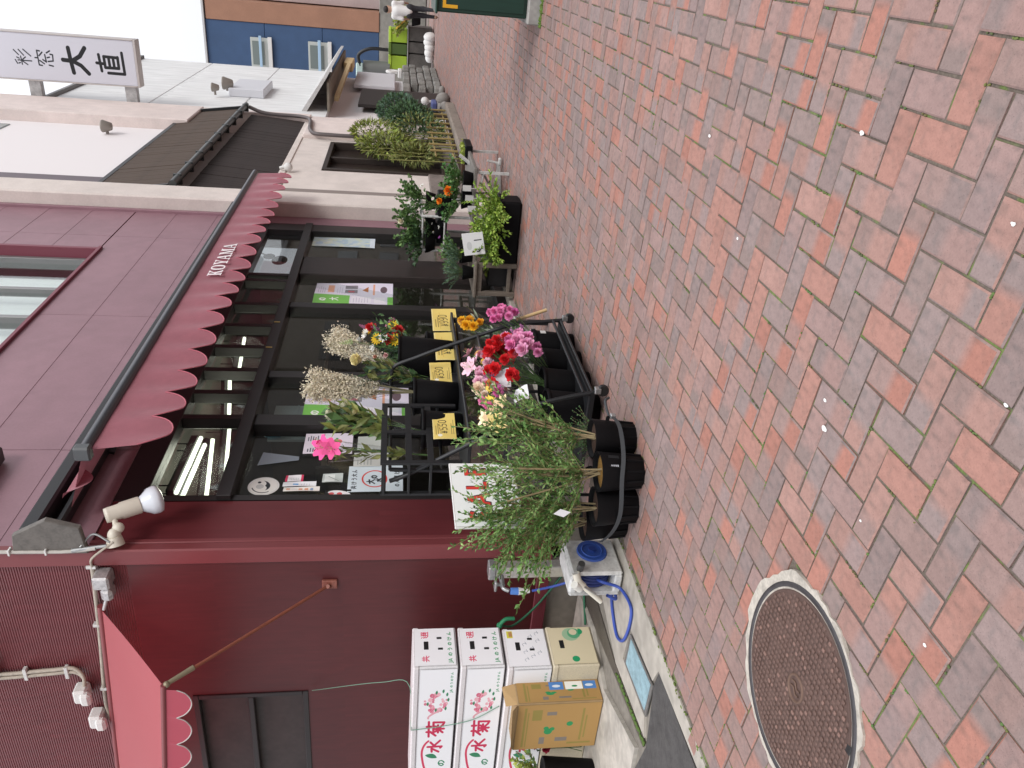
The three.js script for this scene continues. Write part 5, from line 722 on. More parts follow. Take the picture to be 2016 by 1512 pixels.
bouquet('lily_bouquet', 'pale pink lilies and small white filler over the scarlet carnations', 'bouquet', [4.84, 0.32, -2.6], [4.78, 0.76, -2.5], { blooms: [[0.12, 0.02, 0, 0.075, 'lily', paleC, [0.3, 0.8, 0.5]], [0.02, 0.06, 0.02, 0.075, 'lily', [0.72, 0.44, 0.54], [-0.4, 0.8, 0.5]], [-0.06, 0, 0.03, 0.04, 'ruffle', paleC], [-0.12, 0.0, 0.03, 0.045, 'ruffle', [0.74, 0.42, 0.54]], [-0.1, -0.06, 0.05, 0.04, 'ruffle', [0.55, 0.2, 0.4]], [0.2, -0.03, 0.03, 0.03, 'ruffle', [0.68, 0.2, 0.28]], [0.24, -0.01, 0.02, 0.03, 'daisy', [0.76, 0.4, 0.05]], [0.05, -0.03, 0.05, 0.026, 'daisy', [0.78, 0.5, 0.06]], [-0.2, 0.02, 0.03, 0.045, 'ruffle', [0.8, 0.5, 0.6]], [-0.16, -0.05, 0.05, 0.042, 'ruffle', [0.62, 0.26, 0.46]], [0.14, -0.05, 0.05, 0.04, 'ruffle', [0.78, 0.46, 0.56]], [-0.26, -0.02, 0.04, 0.042, 'ruffle', [0.8, 0.48, 0.58]], [0.0, -0.06, 0.06, 0.044, 'ruffle', [0.8, 0.52, 0.6]], [0.26, 0.05, 0, 0.06, 'lily', [0.76, 0.46, 0.56], [0.5, 0.7, 0.5]], [-0.3, 0.03, 0.03, 0.05, 'ruffle', [0.82, 0.66, 0.5]]], leaves: 70, ll: 0.03, lw: 0.008, greens: [[0.5, 0.55, 0.42], [0.6, 0.62, 0.5], [0.2, 0.28, 0.12]], spread: 0.16, from: 0.8, wrap: 0.18 }, low);
bouquet('mixed_bouquet', 'pink and yellow lily bunch beside the shrub at the left of the front row', 'bouquet', [4.42, 0.34, -2.58], [4.28, 0.72, -2.48], { blooms: [[0.05, 0.05, 0, 0.04, 'ruffle', [0.74, 0.22, 0.42]], [0, 0.02, 0.03, 0.045, 'daisy', [0.8, 0.6, 0.08]], [-0.05, 0.03, 0.02, 0.035, 'ruffle', [0.68, 0.12, 0.34]], [-0.14, 0.0, 0.04, 0.055, 'lily', [0.78, 0.55, 0.36]], [-0.26, 0.0, 0.04, 0.07, 'lily', [0.82, 0.66, 0.26]], [-0.22, 0.03, 0.02, 0.06, 'lily', [0.8, 0.6, 0.36]], [0.1, 0.04, 0.02, 0.03, 'ruffle', [0.75, 0.62, 0.5]], [0.08, -0.04, 0.05, 0.045, 'ruffle', [0.6, 0.12, 0.34]], [-0.06, -0.05, 0.05, 0.06, 'lily', [0.82, 0.64, 0.36], [-0.3, 0.8, 0.6]], [-0.16, 0.07, 0, 0.055, 'lily', [0.84, 0.7, 0.44], [-0.2, 1, 0.3]], [0.14, 0.01, 0.04, 0.04, 'daisy', [0.8, 0.62, 0.1]]], leaves: 80, ll: 0.035, lw: 0.008, greens: [[0.45, 0.5, 0.4], [0.3, 0.4, 0.22], [0.14, 0.24, 0.08]], spread: 0.16, from: 0.7, wrap: 0.17 }, low);
for (const [x0, x1, y0, y1, z, l] of [[5.02, 5.12, 0.5, 0.66, -2.47, 'white paper edge of a wrapper above the scarlet carnations'], [4.42, 4.66, 0.58, 0.7, -2.46, 'white wrapper edge left of the scarlet carnations'], [4.2, 4.36, 0.5, 0.6, -2.42, 'white ruffled paper low beside the shrub leaves']]) { const g = sheet(V(x0, y1, z), V(x1, y1 - 0.02, z + 0.02), V(x1 - 0.02, y0, z + 0.05), V(x0 + 0.01, y0 + 0.01, z + 0.03), 5, 5, 0.015); solo('wrapping_paper', g, mat(0.72, 0.73, 0.76, { rough: 0.6, side: THREE.DoubleSide }), l, 'wrapping paper'); }

// ---------- shrubs in black pots, strapped together ----------
{
  const spots = [[3.66, -2.33, 'right front pot nearest the trolley'], [3.45, -2.41, 'front pot with yellow-brown soil and white printed mark'], [3.43, -2.63, 'left middle pot, tipped behind the front one'], [3.55, -2.83, 'rear left pot with a blue label by the hose reel']];
  const hs = [0.24, 0.24, 0.24, 0.25];
  spots.forEach(([x, z, lab], k) => {
    const t = thing('potted_shrub', 'willow-leaved green shrub in the ' + lab, 'shrub', [x, 0, z], 'willow-leaved shrubs strapped together'), h = hs[k];
    const pot = new GB().lathe([[0, 0.004], [0.088, 0], [0.112, h], [0.103, h], [0.098, h - 0.03], [0, h - 0.035]], x, 0, z, 26); for (let q = 0; q < 10; q++) { const a = q * 0.628; pot.bar([x + Math.cos(a) * 0.089, 0.004, z + Math.sin(a) * 0.089], [x + Math.cos(a) * 0.099, h * 0.42, z + Math.sin(a) * 0.099], 0.012, 0.012); }
    part('pot', pot, MT.pot, t);
    part('soil', new GB().lathe([[0.099, h - 0.026], [0.06, h - 0.018], [0, h - 0.016]], x, 0, z, 18), k === 1 ? mat(0.32, 0.17, 0.03, { rough: 1, map: ['fine', 14], bump: ['fine', 20, 0.01] }) : MT.soil, t);
    const gl = new GB(), gs = new GB(), tan = C(0.34, 0.27, 0.15);
    const top = [[0.02, 0.02], [-0.02, 0.0], [-0.1, 0.03], [-0.2, 0.05]][k];
    for (let b = 0; b < 5; b++) {
      const base = V(x + rr(-0.03, 0.03), h - 0.02, z + rr(-0.03, 0.03)), d = V(top[0] * 1.4 + rr(-0.24, 0.22), 0.95, top[1] + rr(-0.12, 0.16)).normalize();
      const pts = [base, base.clone().addScaledVector(d, 0.16).add(V(rr(-0.03, 0.03), 0, rr(-0.03, 0.03))), base.clone().addScaledVector(d, rr(0.42, 0.58)).add(V(rr(-0.05, 0.05), 0, rr(-0.05, 0.05)))], cv = new THREE.CatmullRomCurve3(pts);
      gs.add(new THREE.TubeGeometry(cv, 10, 0.0055, 5), null, tan);
      for (let q = 0; q < 19; q++) { const tt = rr(0.22, 1), o = cv.getPoint(tt), dd = V(rr(-1, 0.95) + top[0] * 1.6, rr(0.35, 1.15), rr(-0.75, 0.85)).normalize(); sprig(gl, gs, o, dd, rr(0.16, 0.34), 17, 0.04, 0.007, GREEN.willow, -0.12, 0.0017, C(0.25, 0.24, 0.1), 0.1); }
    }
    if (k >= 2) for (let q = 0; q < 9; q++) { const o = V(x - 0.15 + rr(-0.1, 0.1), rr(0.42, 0.7), z + rr(-0.08, 0.1)); sprig(gl, gs, o, V(-1 + rr(-0.2, 0.3), rr(0.2, 0.75), rr(-0.35, 0.2)), rr(0.26, 0.44), 24, 0.045, 0.0078, GREEN.willow.slice(0, 3), 0.1, 0.0018, C(0.25, 0.24, 0.1), 0.12); }
    if (k < 2) for (let q = 0; q < 8; q++) { const o = V(x + rr(-0.2, 0.2), rr(0.55, 0.8), z + rr(-0.08, 0.1)); sprig(gl, gs, o, V(rr(-0.3, 0.5), 1, rr(-0.3, 0.3)), rr(0.16, 0.26), 18, 0.042, 0.0075, GREEN.willow, 0.05, 0.0017, C(0.25, 0.24, 0.1), 0.12); }
    part('foliage', gl, MT.leaf, t); part('stems', gs, MT.stem, t);
    if (k === 1) part('label', sheet(V(x - 0.075, 0.2, z + 0.082), V(x - 0.005, 0.2, z + 0.112), V(x - 0.005, 0.14, z + 0.106), V(x - 0.075, 0.14, z + 0.076)), print(96, 64, (g, w, h) => { g.fillStyle = '#15171a'; g.fillRect(0, 0, w, h); g.fillStyle = '#b9bcc4'; g.font = 'bold 26px sans-serif'; bars(g, 8, 10, 70, 4, 12, '#c4c8d0', 7); }), t);
    if (k === 3) part('label', new GB().box(x - 0.09, x - 0.02, 0.16, 0.23, z + 0.085, z + 0.098, 0.004), mat(0.1, 0.13, 0.3, { rough: 0.4 }), t);
  });
  const strap = new GB(); const loop = [[3.79, -2.33], [3.72, -2.215], [3.6, -2.2], [3.42, -2.285], [3.335, -2.38], [3.315, -2.6], [3.4, -2.8], [3.5, -2.945]]; const pts = loop.map(([a, b], i) => V(a, 0.125 + 0.012 * Math.sin(i * 2), b)), cv = new THREE.CatmullRomCurve3(pts);
  for (let i = 0; i < 60; i++) { const a = cv.getPoint(i / 60), b = cv.getPoint((i + 1) / 60); strap.quad(a.clone().add(V(0, -0.012, 0)), b.clone().add(V(0, -0.012, 0)), b.clone().add(V(0, 0.012, 0)), a.clone().add(V(0, 0.012, 0))); }
  const s = thing('luggage_strap', 'dark grey strap tied round the black shrub pots', 'strap', [3.5, 0.11, -2.5]);
  part('webbing', strap, mat(0.05, 0.055, 0.06, { rough: 0.7, side: THREE.DoubleSide }), s); part('buckle', new GB().box(3.68, 3.71, 0.11, 0.14, -2.215, -2.19, 0.004), MT.galv, s); part('strap_end', new GB().pipe([[3.76, 0.125, -2.25], [3.86, 0.13, -2.2], [3.9, 0.1, -2.2]], 0.008), mat(0.05, 0.055, 0.06, { rough: 0.7 }), s);
  solo('plant_tag', sheet(V(3.07, 0.5, -2.42), V(3.11, 0.545, -2.43), V(3.15, 0.5, -2.43), V(3.11, 0.455, -2.42)), mat(0.8, 0.8, 0.84, { rough: 0.5, side: THREE.DoubleSide }), 'white square plant tag hanging at the left edge of the shrubs', 'plant tag');
  const p = thing('potted_plant', 'small round soft green plant tucked between the shrub pots and trolley', 'plant', [3.93, 0, -2.5]), gl = new GB(), gs = new GB();
  for (let k = 0; k < 60; k++) sprig(gl, gs, V(3.93 + rr(-0.05, 0.05), 0.12, -2.5 + rr(-0.05, 0.05)), dirIn(0.8, 1.1), rr(0.1, 0.2), 9, 0.016, 0.006, [[0.08, 0.19, 0.06], [0.11, 0.23, 0.08], [0.06, 0.14, 0.05]], 0.1, 0.001);
  part('foliage', gl, MT.leaf, p); part('stems', gs, MT.stem, p); part('pot', new GB().lathe([[0, 0.003], [0.06, 0], [0.075, 0.13], [0.068, 0.13], [0.06, 0.12], [0, 0.115]], 3.93, 0, -2.5, 20), MT.pot, p); part('label', new GB().box(3.97, 4.02, 0.02, 0.12, -2.445, -2.435, 0.002), MT.white, p);
}

// ---------- plant display at the far end of the shop front ----------
MT.steelWhite = mat(0.72, 0.72, 0.7, { rough: 0.4, metal: 0.1, map: ['dirty', 4] });
{
  const t = thing('planter_trough', 'long black planter trough of lime green ferns on the paving', 'planter', [8.3, 0, -2.6]);
  part('trough', new GB().box(8.2, 8.5, 0, 0.23, -2.96, -2.26, 0.02).box(8.19, 8.51, 0.2, 0.235, -2.97, -2.25, 0.006), MT.pot, t);
  const gl = new GB(), gs = new GB();
  for (let k = 0; k < 110; k++) { const o = V(8.3 + rr(-0.1, 0.1), 0.2, rr(-2.94, -2.26)), d = V(rr(-1.1, 0.5), rr(0.3, 1.2), rr(-0.5, 0.6)).normalize(); sprig(gl, gs, o, d, rr(0.22, 0.42), 26, 0.06, 0.013, GREEN.fern, 0.9, 0.0025, C(0.2, 0.26, 0.05), 0.1); }
  part('ferns', gl, MT.leaf, t); part('stems', gs, MT.stem, t);
}
{
  const t = thing('plant_table', 'low weathered wooden table holding grey-green plants by the shop kerb', 'table', [8.35, 0, -3.05]);
  const w = mat(0.2, 0.165, 0.135, { rough: 0.85, map: ['wood', 1.5, 3] });
  for (const [x, z] of [[8.2, -3.3], [8.2, -2.97], [8.9, -3.3], [8.9, -2.97]]) part('leg', new GB().box(x - 0.025, x + 0.025, 0, 0.44, z - 0.025, z + 0.025, 0.004), w, t);
  part('rail', new GB().box(8.18, 8.22, 0.06, 0.1, -3.28, -2.99, 0.004), w, t); part('rail', new GB().box(8.18, 8.22, 0.38, 0.44, -3.28, -2.99, 0.004), w, t);
  part('table_top', new GB().box(8.15, 8.95, 0.44, 0.47, -3.34, -2.93, 0.006), w, t);
  part('lower_tray', new GB().box(8.3, 8.85, 0.05, 0.3, -3.26, -3.0, 0.01), MT.black, t);
}
function bushy(label, x, y, z, w, h, cols, n, ll, lw, o = {}) {
  const t = thing('potted_plant', label, 'plant', [x, y, z]), gl = new GB(), gs = new GB(), ph = o.ph ?? 0.12;
  part('pot', new GB().lathe([[0, 0.003], [w * 0.3, 0], [w * 0.42, ph], [w * 0.38, ph], [0, ph - 0.02]], x, y, z, 18), o.potM || MT.pot, t);
  for (let k = 0; k < n; k++) { const a = rr(0, 6.28), q = Math.sqrt(rnd()); sprig(gl, gs, V(x + Math.cos(a) * w * 0.2 * q, y + ph, z + Math.sin(a) * w * 0.2 * q), V(Math.cos(a) * q * w, h, Math.sin(a) * q * w).normalize(), h * rr(0.65, 1), o.leaves ?? 12, ll, lw, cols, o.sag ?? 0.3, 0.002, C(0.1, 0.15, 0.05), 0.2); }
  part('foliage', gl, MT.leaf, t); part('stems', gs, MT.stem, t);
  (o.flowers || []).forEach(([dx, dy, dz, r, kind, c]) => { const g = new GB(); bloom(g, V(x + dx, y + dy, z + dz), V(dx * 2 - 0.6, 0.8, dz * 2 + 0.5), r, kind, c); part('flower', g, MT.petal, t); });
  return t;
}
bushy('grey-green feathery plant on the wooden table nearest the glass door', 8.3, 0.47, -3.1, 0.2, 0.24, GREEN.blue, 40, 0.03, 0.004, { leaves: 22 });
bushy('grey-green feathery plant on the wooden table beside the tilted white card', 8.5, 0.47, -2.98, 0.2, 0.22, GREEN.blue, 40, 0.03, 0.004, { leaves: 22 });
bushy('dark leafy plant at the rear of the wooden table', 8.75, 0.47, -3.05, 0.24, 0.26, GREEN.mid, 26, 0.05, 0.014);
{ const t = thing('sign_card', 'tilted white card with black strokes among the ferns', 'sign', [8.15, 0.38, -2.72]); part('card', new GB().add(chamfer(0.008, 0.23, 0.25, 0.002), new M4().compose(V(8.16, 0.5, -2.72), new THREE.Quaternion().setFromEuler(new THREE.Euler(-0.2, 0, -0.15)), V(1, 1, 1))), MT.white, t);
  const q = new THREE.Quaternion().setFromEuler(new THREE.Euler(-0.2, 0, -0.15)), P = (a, b) => V(-0.006, b * 0.112, a * 0.122).applyQuaternion(q).add(V(8.16, 0.5, -2.72)); part('print', sheet(P(-1, 1), P(1, 1), P(1, -1), P(-1, -1)), print(256, 240, (g, w, h) => { g.fillStyle = '#e6e6e8'; g.fillRect(0, 0, w, h); g.fillStyle = '#cfd0d2'; g.beginPath(); g.ellipse(110, 70, 50, 30, 0, 0, 6.3); g.fill(); g.strokeStyle = '#3a3d42'; g.lineWidth = 13; g.beginPath(); g.moveTo(40, 150); g.bezierCurveTo(20, 190, 70, 180, 66, 215); g.stroke(); g.beginPath(); g.moveTo(170, 135); g.lineTo(172, 215); g.stroke(); }), t);
  part('stake', new GB().rod([8.2, 0.2, -2.72], [8.17, 0.4, -2.72], 0.006), MT.blackMetal, t); }
{ // white tube rack
  const t = thing('plant_rack', 'white tube plant rack with two tiers at the end of the shop front', 'rack', [9.7, 0, -2.9]);
  for (const [x, z] of [[9.5, -3.27], [9.5, -2.84], [10.3, -3.27], [10.3, -2.84]]) part('post', new GB().rod([x, 0, z], [x, 1.02, z], 0.018), MT.steelWhite, t);
  for (const y of [0.73, 1.0]) part('rail', new GB().rod([9.5, y, -3.27], [9.5, y, -2.84], 0.012).rod([10.3, y, -3.27], [10.3, y, -2.84], 0.012).rod([9.5, y, -3.27], [10.3, y, -3.27], 0.012).rod([9.5, y, -2.84], [10.3, y, -2.84], 0.012), MT.steelWhite, t);
  part('shelf', new GB().box(9.5, 10.3, 0.7, 0.72, -3.27, -2.84, 0.003).box(9.5, 10.3, 0.28, 0.3, -3.27, -2.84, 0.003), MT.blackMetal, t);
}
const tray = (l, x0, x1, y, z0, z1, h = 0.1) => solo('plant_tray', new GB().box(x0, x1, y, y + h, z0, z1, 0.012), MT.pot, l, 'tray');
tray('black plant tray on the white rack shelf', 9.55, 10.1, 0.72, -3.2, -2.9); tray('black plant tray jutting out beyond the white rack', 9.48, 9.8, 0.66, -2.84, -2.58, 0.16);
const wf = (n, s) => Array.from({ length: n }, () => [rr(-s, s), rr(0.16, 0.34), rr(-s, s), 0.034, 'daisy', [0.78, 0.77, 0.72]]);
bushy('white-flowered plant on the rack shelf behind the tray', 9.6, 0.74, -3.05, 0.26, 0.2, GREEN.deep, 22, 0.04, 0.012, { flowers: [[-0.05, 0.16, 0.1, 0.03, 'daisy', [0.78, 0.78, 0.72]], [-0.07, 0.12, 0.02, 0.032, 'daisy', [0.78, 0.78, 0.72]], [-0.06, 0.07, 0.06, 0.03, 'daisy', [0.78, 0.78, 0.72]], [-0.05, 0.2, -0.04, 0.026, 'daisy', [0.78, 0.78, 0.72]], [-0.08, 0.05, -0.05, 0.022, 'daisy', [0.4, 0.1, 0.42]]] });
bushy('tall dark plant with one cream bloom above the rack', 9.62, 0.84, -3.0, 0.3, 0.42, GREEN.mid, 34, 0.07, 0.022, { flowers: [[-0.12, 0.42, 0.08, 0.045, 'ruffle', [0.78, 0.74, 0.56]]] });
bushy('leafy plant dotted with small white flowers beyond the cream bloom', 9.75, 0.84, -2.72, 0.3, 0.36, GREEN.mid, 34, 0.06, 0.02, { flowers: wf(8, 0.16) });
bushy('broad green plant spilling over the rear of the rack', 9.55, 0.84, -3.18, 0.34, 0.28, GREEN.deep, 36, 0.06, 0.02);
bushy('pale-flowered seedling plant low at the rack corner', 9.6, 0.72, -2.7, 0.2, 0.22, GREEN.mid, 16, 0.04, 0.012, { flowers: [[0, 0.16, 0.05, 0.026, 'daisy', [0.7, 0.6, 0.56]], [-0.05, 0.1, -0.05, 0.026, 'daisy', [0.72, 0.66, 0.6]]] });
bushy('big orange marigold plant in front of the rack', 9.5, 0.42, -2.6, 0.3, 0.3, GREEN.mid.concat([[0.06, 0.2, 0.04]]), 44, 0.05, 0.02, { flowers: [[-0.05, 0.27, 0.09, 0.07, 'ruffle', [0.85, 0.22, 0.005]]] });
bushy('green plant with white price sticks beside the marigold', 9.45, 0.42, -2.35, 0.26, 0.26, GREEN.mid.concat([[0.06, 0.2, 0.04]]), 36, 0.05, 0.02, { flowers: [[-0.02, 0.2, 0, 0.03, 'daisy', [0.78, 0.74, 0.6]]] });
bushy('small orange marigold on the dark tray', 9.52, 0.7, -2.68, 0.12, 0.12, GREEN.mid, 12, 0.03, 0.01, { ph: 0.06, flowers: [[-0.05, 0.1, 0.04, 0.045, 'ruffle', [0.82, 0.24, 0.005]]] });
for (const [x, y, z, l] of [[9.3, 0.5, -2.42, 'white price stick card nearest the marigold'], [9.35, 0.46, -2.55, 'larger white card below the orange marigold'], [9.28, 0.43, -2.66, 'white card low among the far pots']]) solo('plant_label', new GB().box(x - 0.003, x + 0.003, y - 0.05, y + 0.05, z - 0.035, z + 0.035, 0.001).rod([x, y - 0.16, z], [x, y - 0.05, z], 0.004), MT.white, l, 'label');
{
  const t = thing('plant_bench', 'low slatted bench with white ends under the far flower pots', 'bench', [9.6, 0, -2.6]);
  part('top', new GB().box(9.35, 10.6, 0.38, 0.42, -2.85, -2.2, 0.005), mat(0.22, 0.2, 0.18, { rough: 0.8, map: ['wood', 1.5] }), t);
  for (const [x, z] of [[9.4, -2.8], [9.4, -2.25], [10.55, -2.8], [10.55, -2.25]]) part('leg', new GB().bar([x, 0, z], [x, 0.38, z], 0.03, 0.03), MT.steelWhite, t);
  part('crossbar', new GB().rod([9.4, 0.38, -2.8], [9.4, 0.3, -2.25], 0.01), MT.steelWhite, t);
}
{ // folding white trestle
  const t = thing('folding_stand', 'white folding trestle stand sprawled on the paving beyond the ferns', 'stand', [10, 0, -2.5]), g = MT.steelWhite;
  part('leg', new GB().bar([10, 0.06, -2.26], [10, 0.0, -2.78], 0.04, 0.04), g, t); part('leg', new GB().bar([10.05, 0.55, -2.2], [9.95, 0.22, -2.42], 0.03, 0.03), g, t);
  part('leg', new GB().bar([9.96, 0.24, -2.4], [10, 0.07, -2.68], 0.025, 0.025), g, t); part('leg', new GB().bar([10, 0.05, -2.28], [9.98, 0.12, -2.68], 0.02, 0.02), g, t);
  part('crossbar', new GB().bar([10, 0.2, -2.24], [10.02, 0.04, -2.27], 0.025, 0.025).box(9.97, 10.03, 0.02, 0.06, -2.29, -2.2, 0.01).box(9.96, 10.02, 0.06, 0.085, -2.82, -2.62, 0.006), g, t);
}
tray('black lettuce tray with bright green tops out beyond the trestle', 10.3, 10.75, 0.36, -2.38, -2.14, 0.1);
{ const gl = new GB(); for (let k = 0; k < 240; k++) leaf(gl, V(rr(10.3, 10.72), 0.45, rr(-2.37, -2.15)), dirIn(0.9, 0.8), rr(0.04, 0.08), 0.016, shade(pick(GREEN.lime))); solo('seedlings', gl, MT.leaf, 'bright green seedling tops in the outer black tray', 'seedlings'); }
bushy('pale lavender plant pot under the bench', 9.3, 0.02, -2.62, 0.2, 0.16, GREEN.mid, 14, 0.05, 0.012, { potM: MT.steelWhite, ph: 0.1 });

// ---------- green street cabinet at the right ----------
{
  const t = thing('utility_cabinet', 'dark green steel street cabinet with a yellow corner mark', 'cabinet', [8.6, 0, -0.1]);
  const gm = mat(0.012, 0.05, 0.035, { rough: 0.4, metal: 0.2, map: ['streak', 1] });
  part('plinth', new GB().box(8.12, 9.2, -0.02, 0.13, -0.53, 0.6, 0.012), mat(0.4, 0.39, 0.37, { rough: 0.95, map: ['dirty', 1], bump: ['fine', 6, 0.004] }), t);
  part('body', new GB().box(8.2, 9.1, 0.13, 0.98, -0.485, 0.5, 0.01), gm, t);
  part('door', new GB().box(8.185, 8.2, 0.16, 0.95, -0.45, 0.45, 0.004), gm, t);
  part('roof', new GB().box(8.16, 9.14, 0.975, 1.0, -0.5, 0.54, 0.008), gm, t);
  part('yellow_mark', new GB().box(8.18, 8.185, 0.79, 0.93, -0.445, -0.415, 0).box(8.18, 8.185, 0.9, 0.93, -0.415, -0.1, 0), mat(0.7, 0.36, 0.01, { rough: 0.5 }), t);
  const mo = new GB(); for (let k = 0; k < 260; k++) { mo.ball(8.11 + rr(-0.02, 0.01), 0.0, rr(-0.54, 0.3), rr(0.008, 0.02), rr(0.008, 0.03), rr(0.008, 0.02), C(0.11, rr(0.14, 0.2), 0.035), 5); } solo('moss_strip', mo, mat(1, 1, 1, { rough: 1, vertexColors: true }), 'green moss strip along the foot of the cabinet plinth', 'moss').userData.kind = 'stuff';
}

// ---------- houses down the street ----------
const cream = mat(0.8, 0.72, 0.67, { rough: 0.9, map: ['blotch', 0.25], bump: ['fine', 3, 0.004] }), creamB = mat(0.82, 0.78, 0.785, { rough: 0.9 }), pinkW = mat(0.84, 0.73, 0.69, { rough: 0.9, map: ['blotch', 0.22], bump: ['fine', 3, 0.004] });
{
  const t = thing('restaurant_building', 'cream rendered building with brown slatted mansard and black gutter next to the shop', 'building', [15, 0, -3.5]);
  part('wing_wall', new GB().box(11.32, 11.93, 0, 9.5, -5, -3.28, 0.02), cream, t);
  part('wing_wall', new GB().box(17.3, 18.85, 5.5, 10, -6, -3.4, 0.02).box(16.95, 18.85, 0, 3.2, -6, -3.46, 0.02).box(18.62, 18.85, 3.2, 5.5, -6, -3.42, 0.01), pinkW, t);
  part('upper_wall', new GB().box(11.93, 17.3, 4.4, 10, -6, -3.62, 0.01), creamB, t);
  part('ground_wall', new GB().box(11.93, 14.35, 0, 4.4, -6, -3.55, 0.01).box(16.6, 16.95, 0, 4.4, -6, -3.55, 0.01).box(14.35, 16.6, 2.62, 4.4, -6, -3.55, 0.01), cream, t);
  part('wall_groove', new GB().box(12.7, 12.98, 0.3, 3.25, -3.56, -3.52, 0.008), mat(0.26, 0.22, 0.2, { rough: 0.8 }), t);
  part('plinth', new GB().box(11.93, 14.3, -0.02, 0.75, -3.56, -3.5, 0.02), mat(0.24, 0.2, 0.18, { rough: 0.95, map: ['dirty', 0.8] }), t);
  const slat = mat(0.085, 0.054, 0.036, { rough: 0.75, map: ['wood', 1.2, 2] }), slat2 = mat(0.032, 0.02, 0.017, { rough: 0.75, map: ['wood', 1.2, 2] });
  const gU = chamfer(0.118, 1.2, 0.03, 0.004), gL = chamfer(0.118, 1.14, 0.03, 0.004);
  for (let k = 0; k < 54; k++) { const x = 12.05 + k * 0.1205; let m = new THREE.Mesh(gU, slat); m.name = 'slat'; m.position.set(x - 15, 5.16, -3.42 + 3.5 + rr(-0.004, 0.004)); m.rotation.x = -0.14; t.add(m); m = new THREE.Mesh(gL, slat2); m.name = 'slat'; m.position.set(x - 15, 3.88, -3.5 + 3.5 + rr(-0.004, 0.004)); m.rotation.x = 0.08; t.add(m); }
  part('mansard_edge', new GB().box(11.97, 18.6, 5.72, 5.8, -3.6, -3.48, 0.008).bar([12.0, 4.6, -3.32], [12.0, 5.75, -3.48], 0.06, 0.08).bar([18.56, 4.6, -3.32], [18.56, 5.75, -3.48], 0.06, 0.08), MT.blackMetal, t);
  part('soffit_edge', new GB().box(11.95, 18.6, 3.2, 3.32, -3.6, -3.53, 0.01), cream, t);
  const gt = mat(0.05, 0.055, 0.055, { rough: 0.4, metal: 0.3 });
  part('gutter', new GB().rod([11.95, 4.53, -3.27], [18.62, 4.56, -3.27], 0.058, 0.058, 12), gt, t);
  for (let k = 0; k < 9; k++) part('gutter_bracket', new GB().box(12.3 + k * 0.76, 12.34 + k * 0.76, 4.48, 4.6, -3.37, -3.21, 0.006), gt, t);
  part('downspout', new GB().pipe([[18.58, 4.5, -3.3], [18.56, 4.2, -3.4], [18.5, 3.4, -3.42], [18.35, 3.22, -3.42], [17.1, 3.06, -3.42], [16.85, 2.95, -3.43], [16.8, 2.7, -3.43], [16.8, 1.5, -3.43], [16.8, 0.3, -3.43]], 0.04, 8, 60), mat(0.12, 0.1, 0.1, { rough: 0.5 }), t);
  const w = part('window', new GB().box(14.35, 16.6, 0.4, 2.62, -3.7, -3.66, 0), mat(0.03, 0.02, 0.017, { rough: 0.3 }), t);
  part('frame', new GB().box(14.35, 14.45, 0.4, 2.62, -3.66, -3.52).box(16.5, 16.6, 0.4, 2.62, -3.66, -3.52).box(14.45, 16.5, 2.54, 2.62, -3.66, -3.52).box(15.4, 15.5, 0.4, 2.54, -3.66, -3.56).box(14.45, 16.5, 0.4, 0.48, -3.66, -3.52), mat(0.035, 0.023, 0.018, { rough: 0.6, map: ['wood', 1] }), w);
  part('shutter_strip', new GB().box(12.75, 13.3, 5.85, 9.5, -3.64, -3.58, 0.01), mat(0.13, 0.1, 0.115, { rough: 0.5, metal: 0.2 }), t);
  part('upper_window', new GB().box(15.6, 16.9, 8.7, 9.9, -3.63, -3.6, 0.01), mat(0.3, 0.34, 0.34, { rough: 0.2 }), t);
  for (const [x, y, z] of [[14.1, 3.16, -3.46], [12.35, 3.1, -3.3]]) part('globe_lamp', new GB().ball(x, y, z, 0.075, 0.075, 0.075, null, 14).rod([x, y + 0.06, z], [x, y + 0.14, z - 0.03], 0.03), MT.white, t);
}
{ // projecting brushed-lettering sign
  const t = thing('projecting_sign', 'tall white projecting sign with black brushed characters high on the cream building', 'sign', [18.85, 6.6, -2.6]);
  part('box', new GB().box(18.8, 19.05, 6.8, 10.2, -3.07, -2.16, 0.015), mat(0.62, 0.62, 0.66, { rough: 0.5 }), t);
  part('frame', new GB().box(18.78, 19.07, 6.75, 6.805, -3.09, -2.14, 0.01).box(18.78, 19.07, 6.805, 10.2, -2.165, -2.14, 0.006).box(18.78, 19.07, 6.805, 10.2, -3.09, -3.065, 0.006), mat(0.5, 0.46, 0.44, { rough: 0.5, metal: 0.3 }), t);
  part('lettering', sheet(V(18.797, 10.15, -3.06), V(18.797, 10.15, -2.17), V(18.797, 6.815, -2.17), V(18.797, 6.815, -3.06)), print(256, 1024, (g, w, h) => { g.fillStyle = '#cfcfd8'; g.fillRect(0, 0, w, h); const k = '#17181c'; strokes(g, CH.colour, 76, 296, 92, 7, '#2b2d33', 107); strokes(g, CH.window, 72, 422, 104, 8, '#24262c', 117); strokes(g, CH.big, 40, 581, 166, 24, k, 160); strokes(g, CH.straight, 44, 790, 150, 17, k, 178); }), t);
  for (const y of [6.98, 8.9]) part('bracket', new GB().box(18.84, 19.0, y - 0.12, y + 0.12, -3.42, -3.08, 0.01), mat(0.5, 0.5, 0.5, { rough: 0.5, metal: 0.2, map: ['dirty', 2] }), t);
}
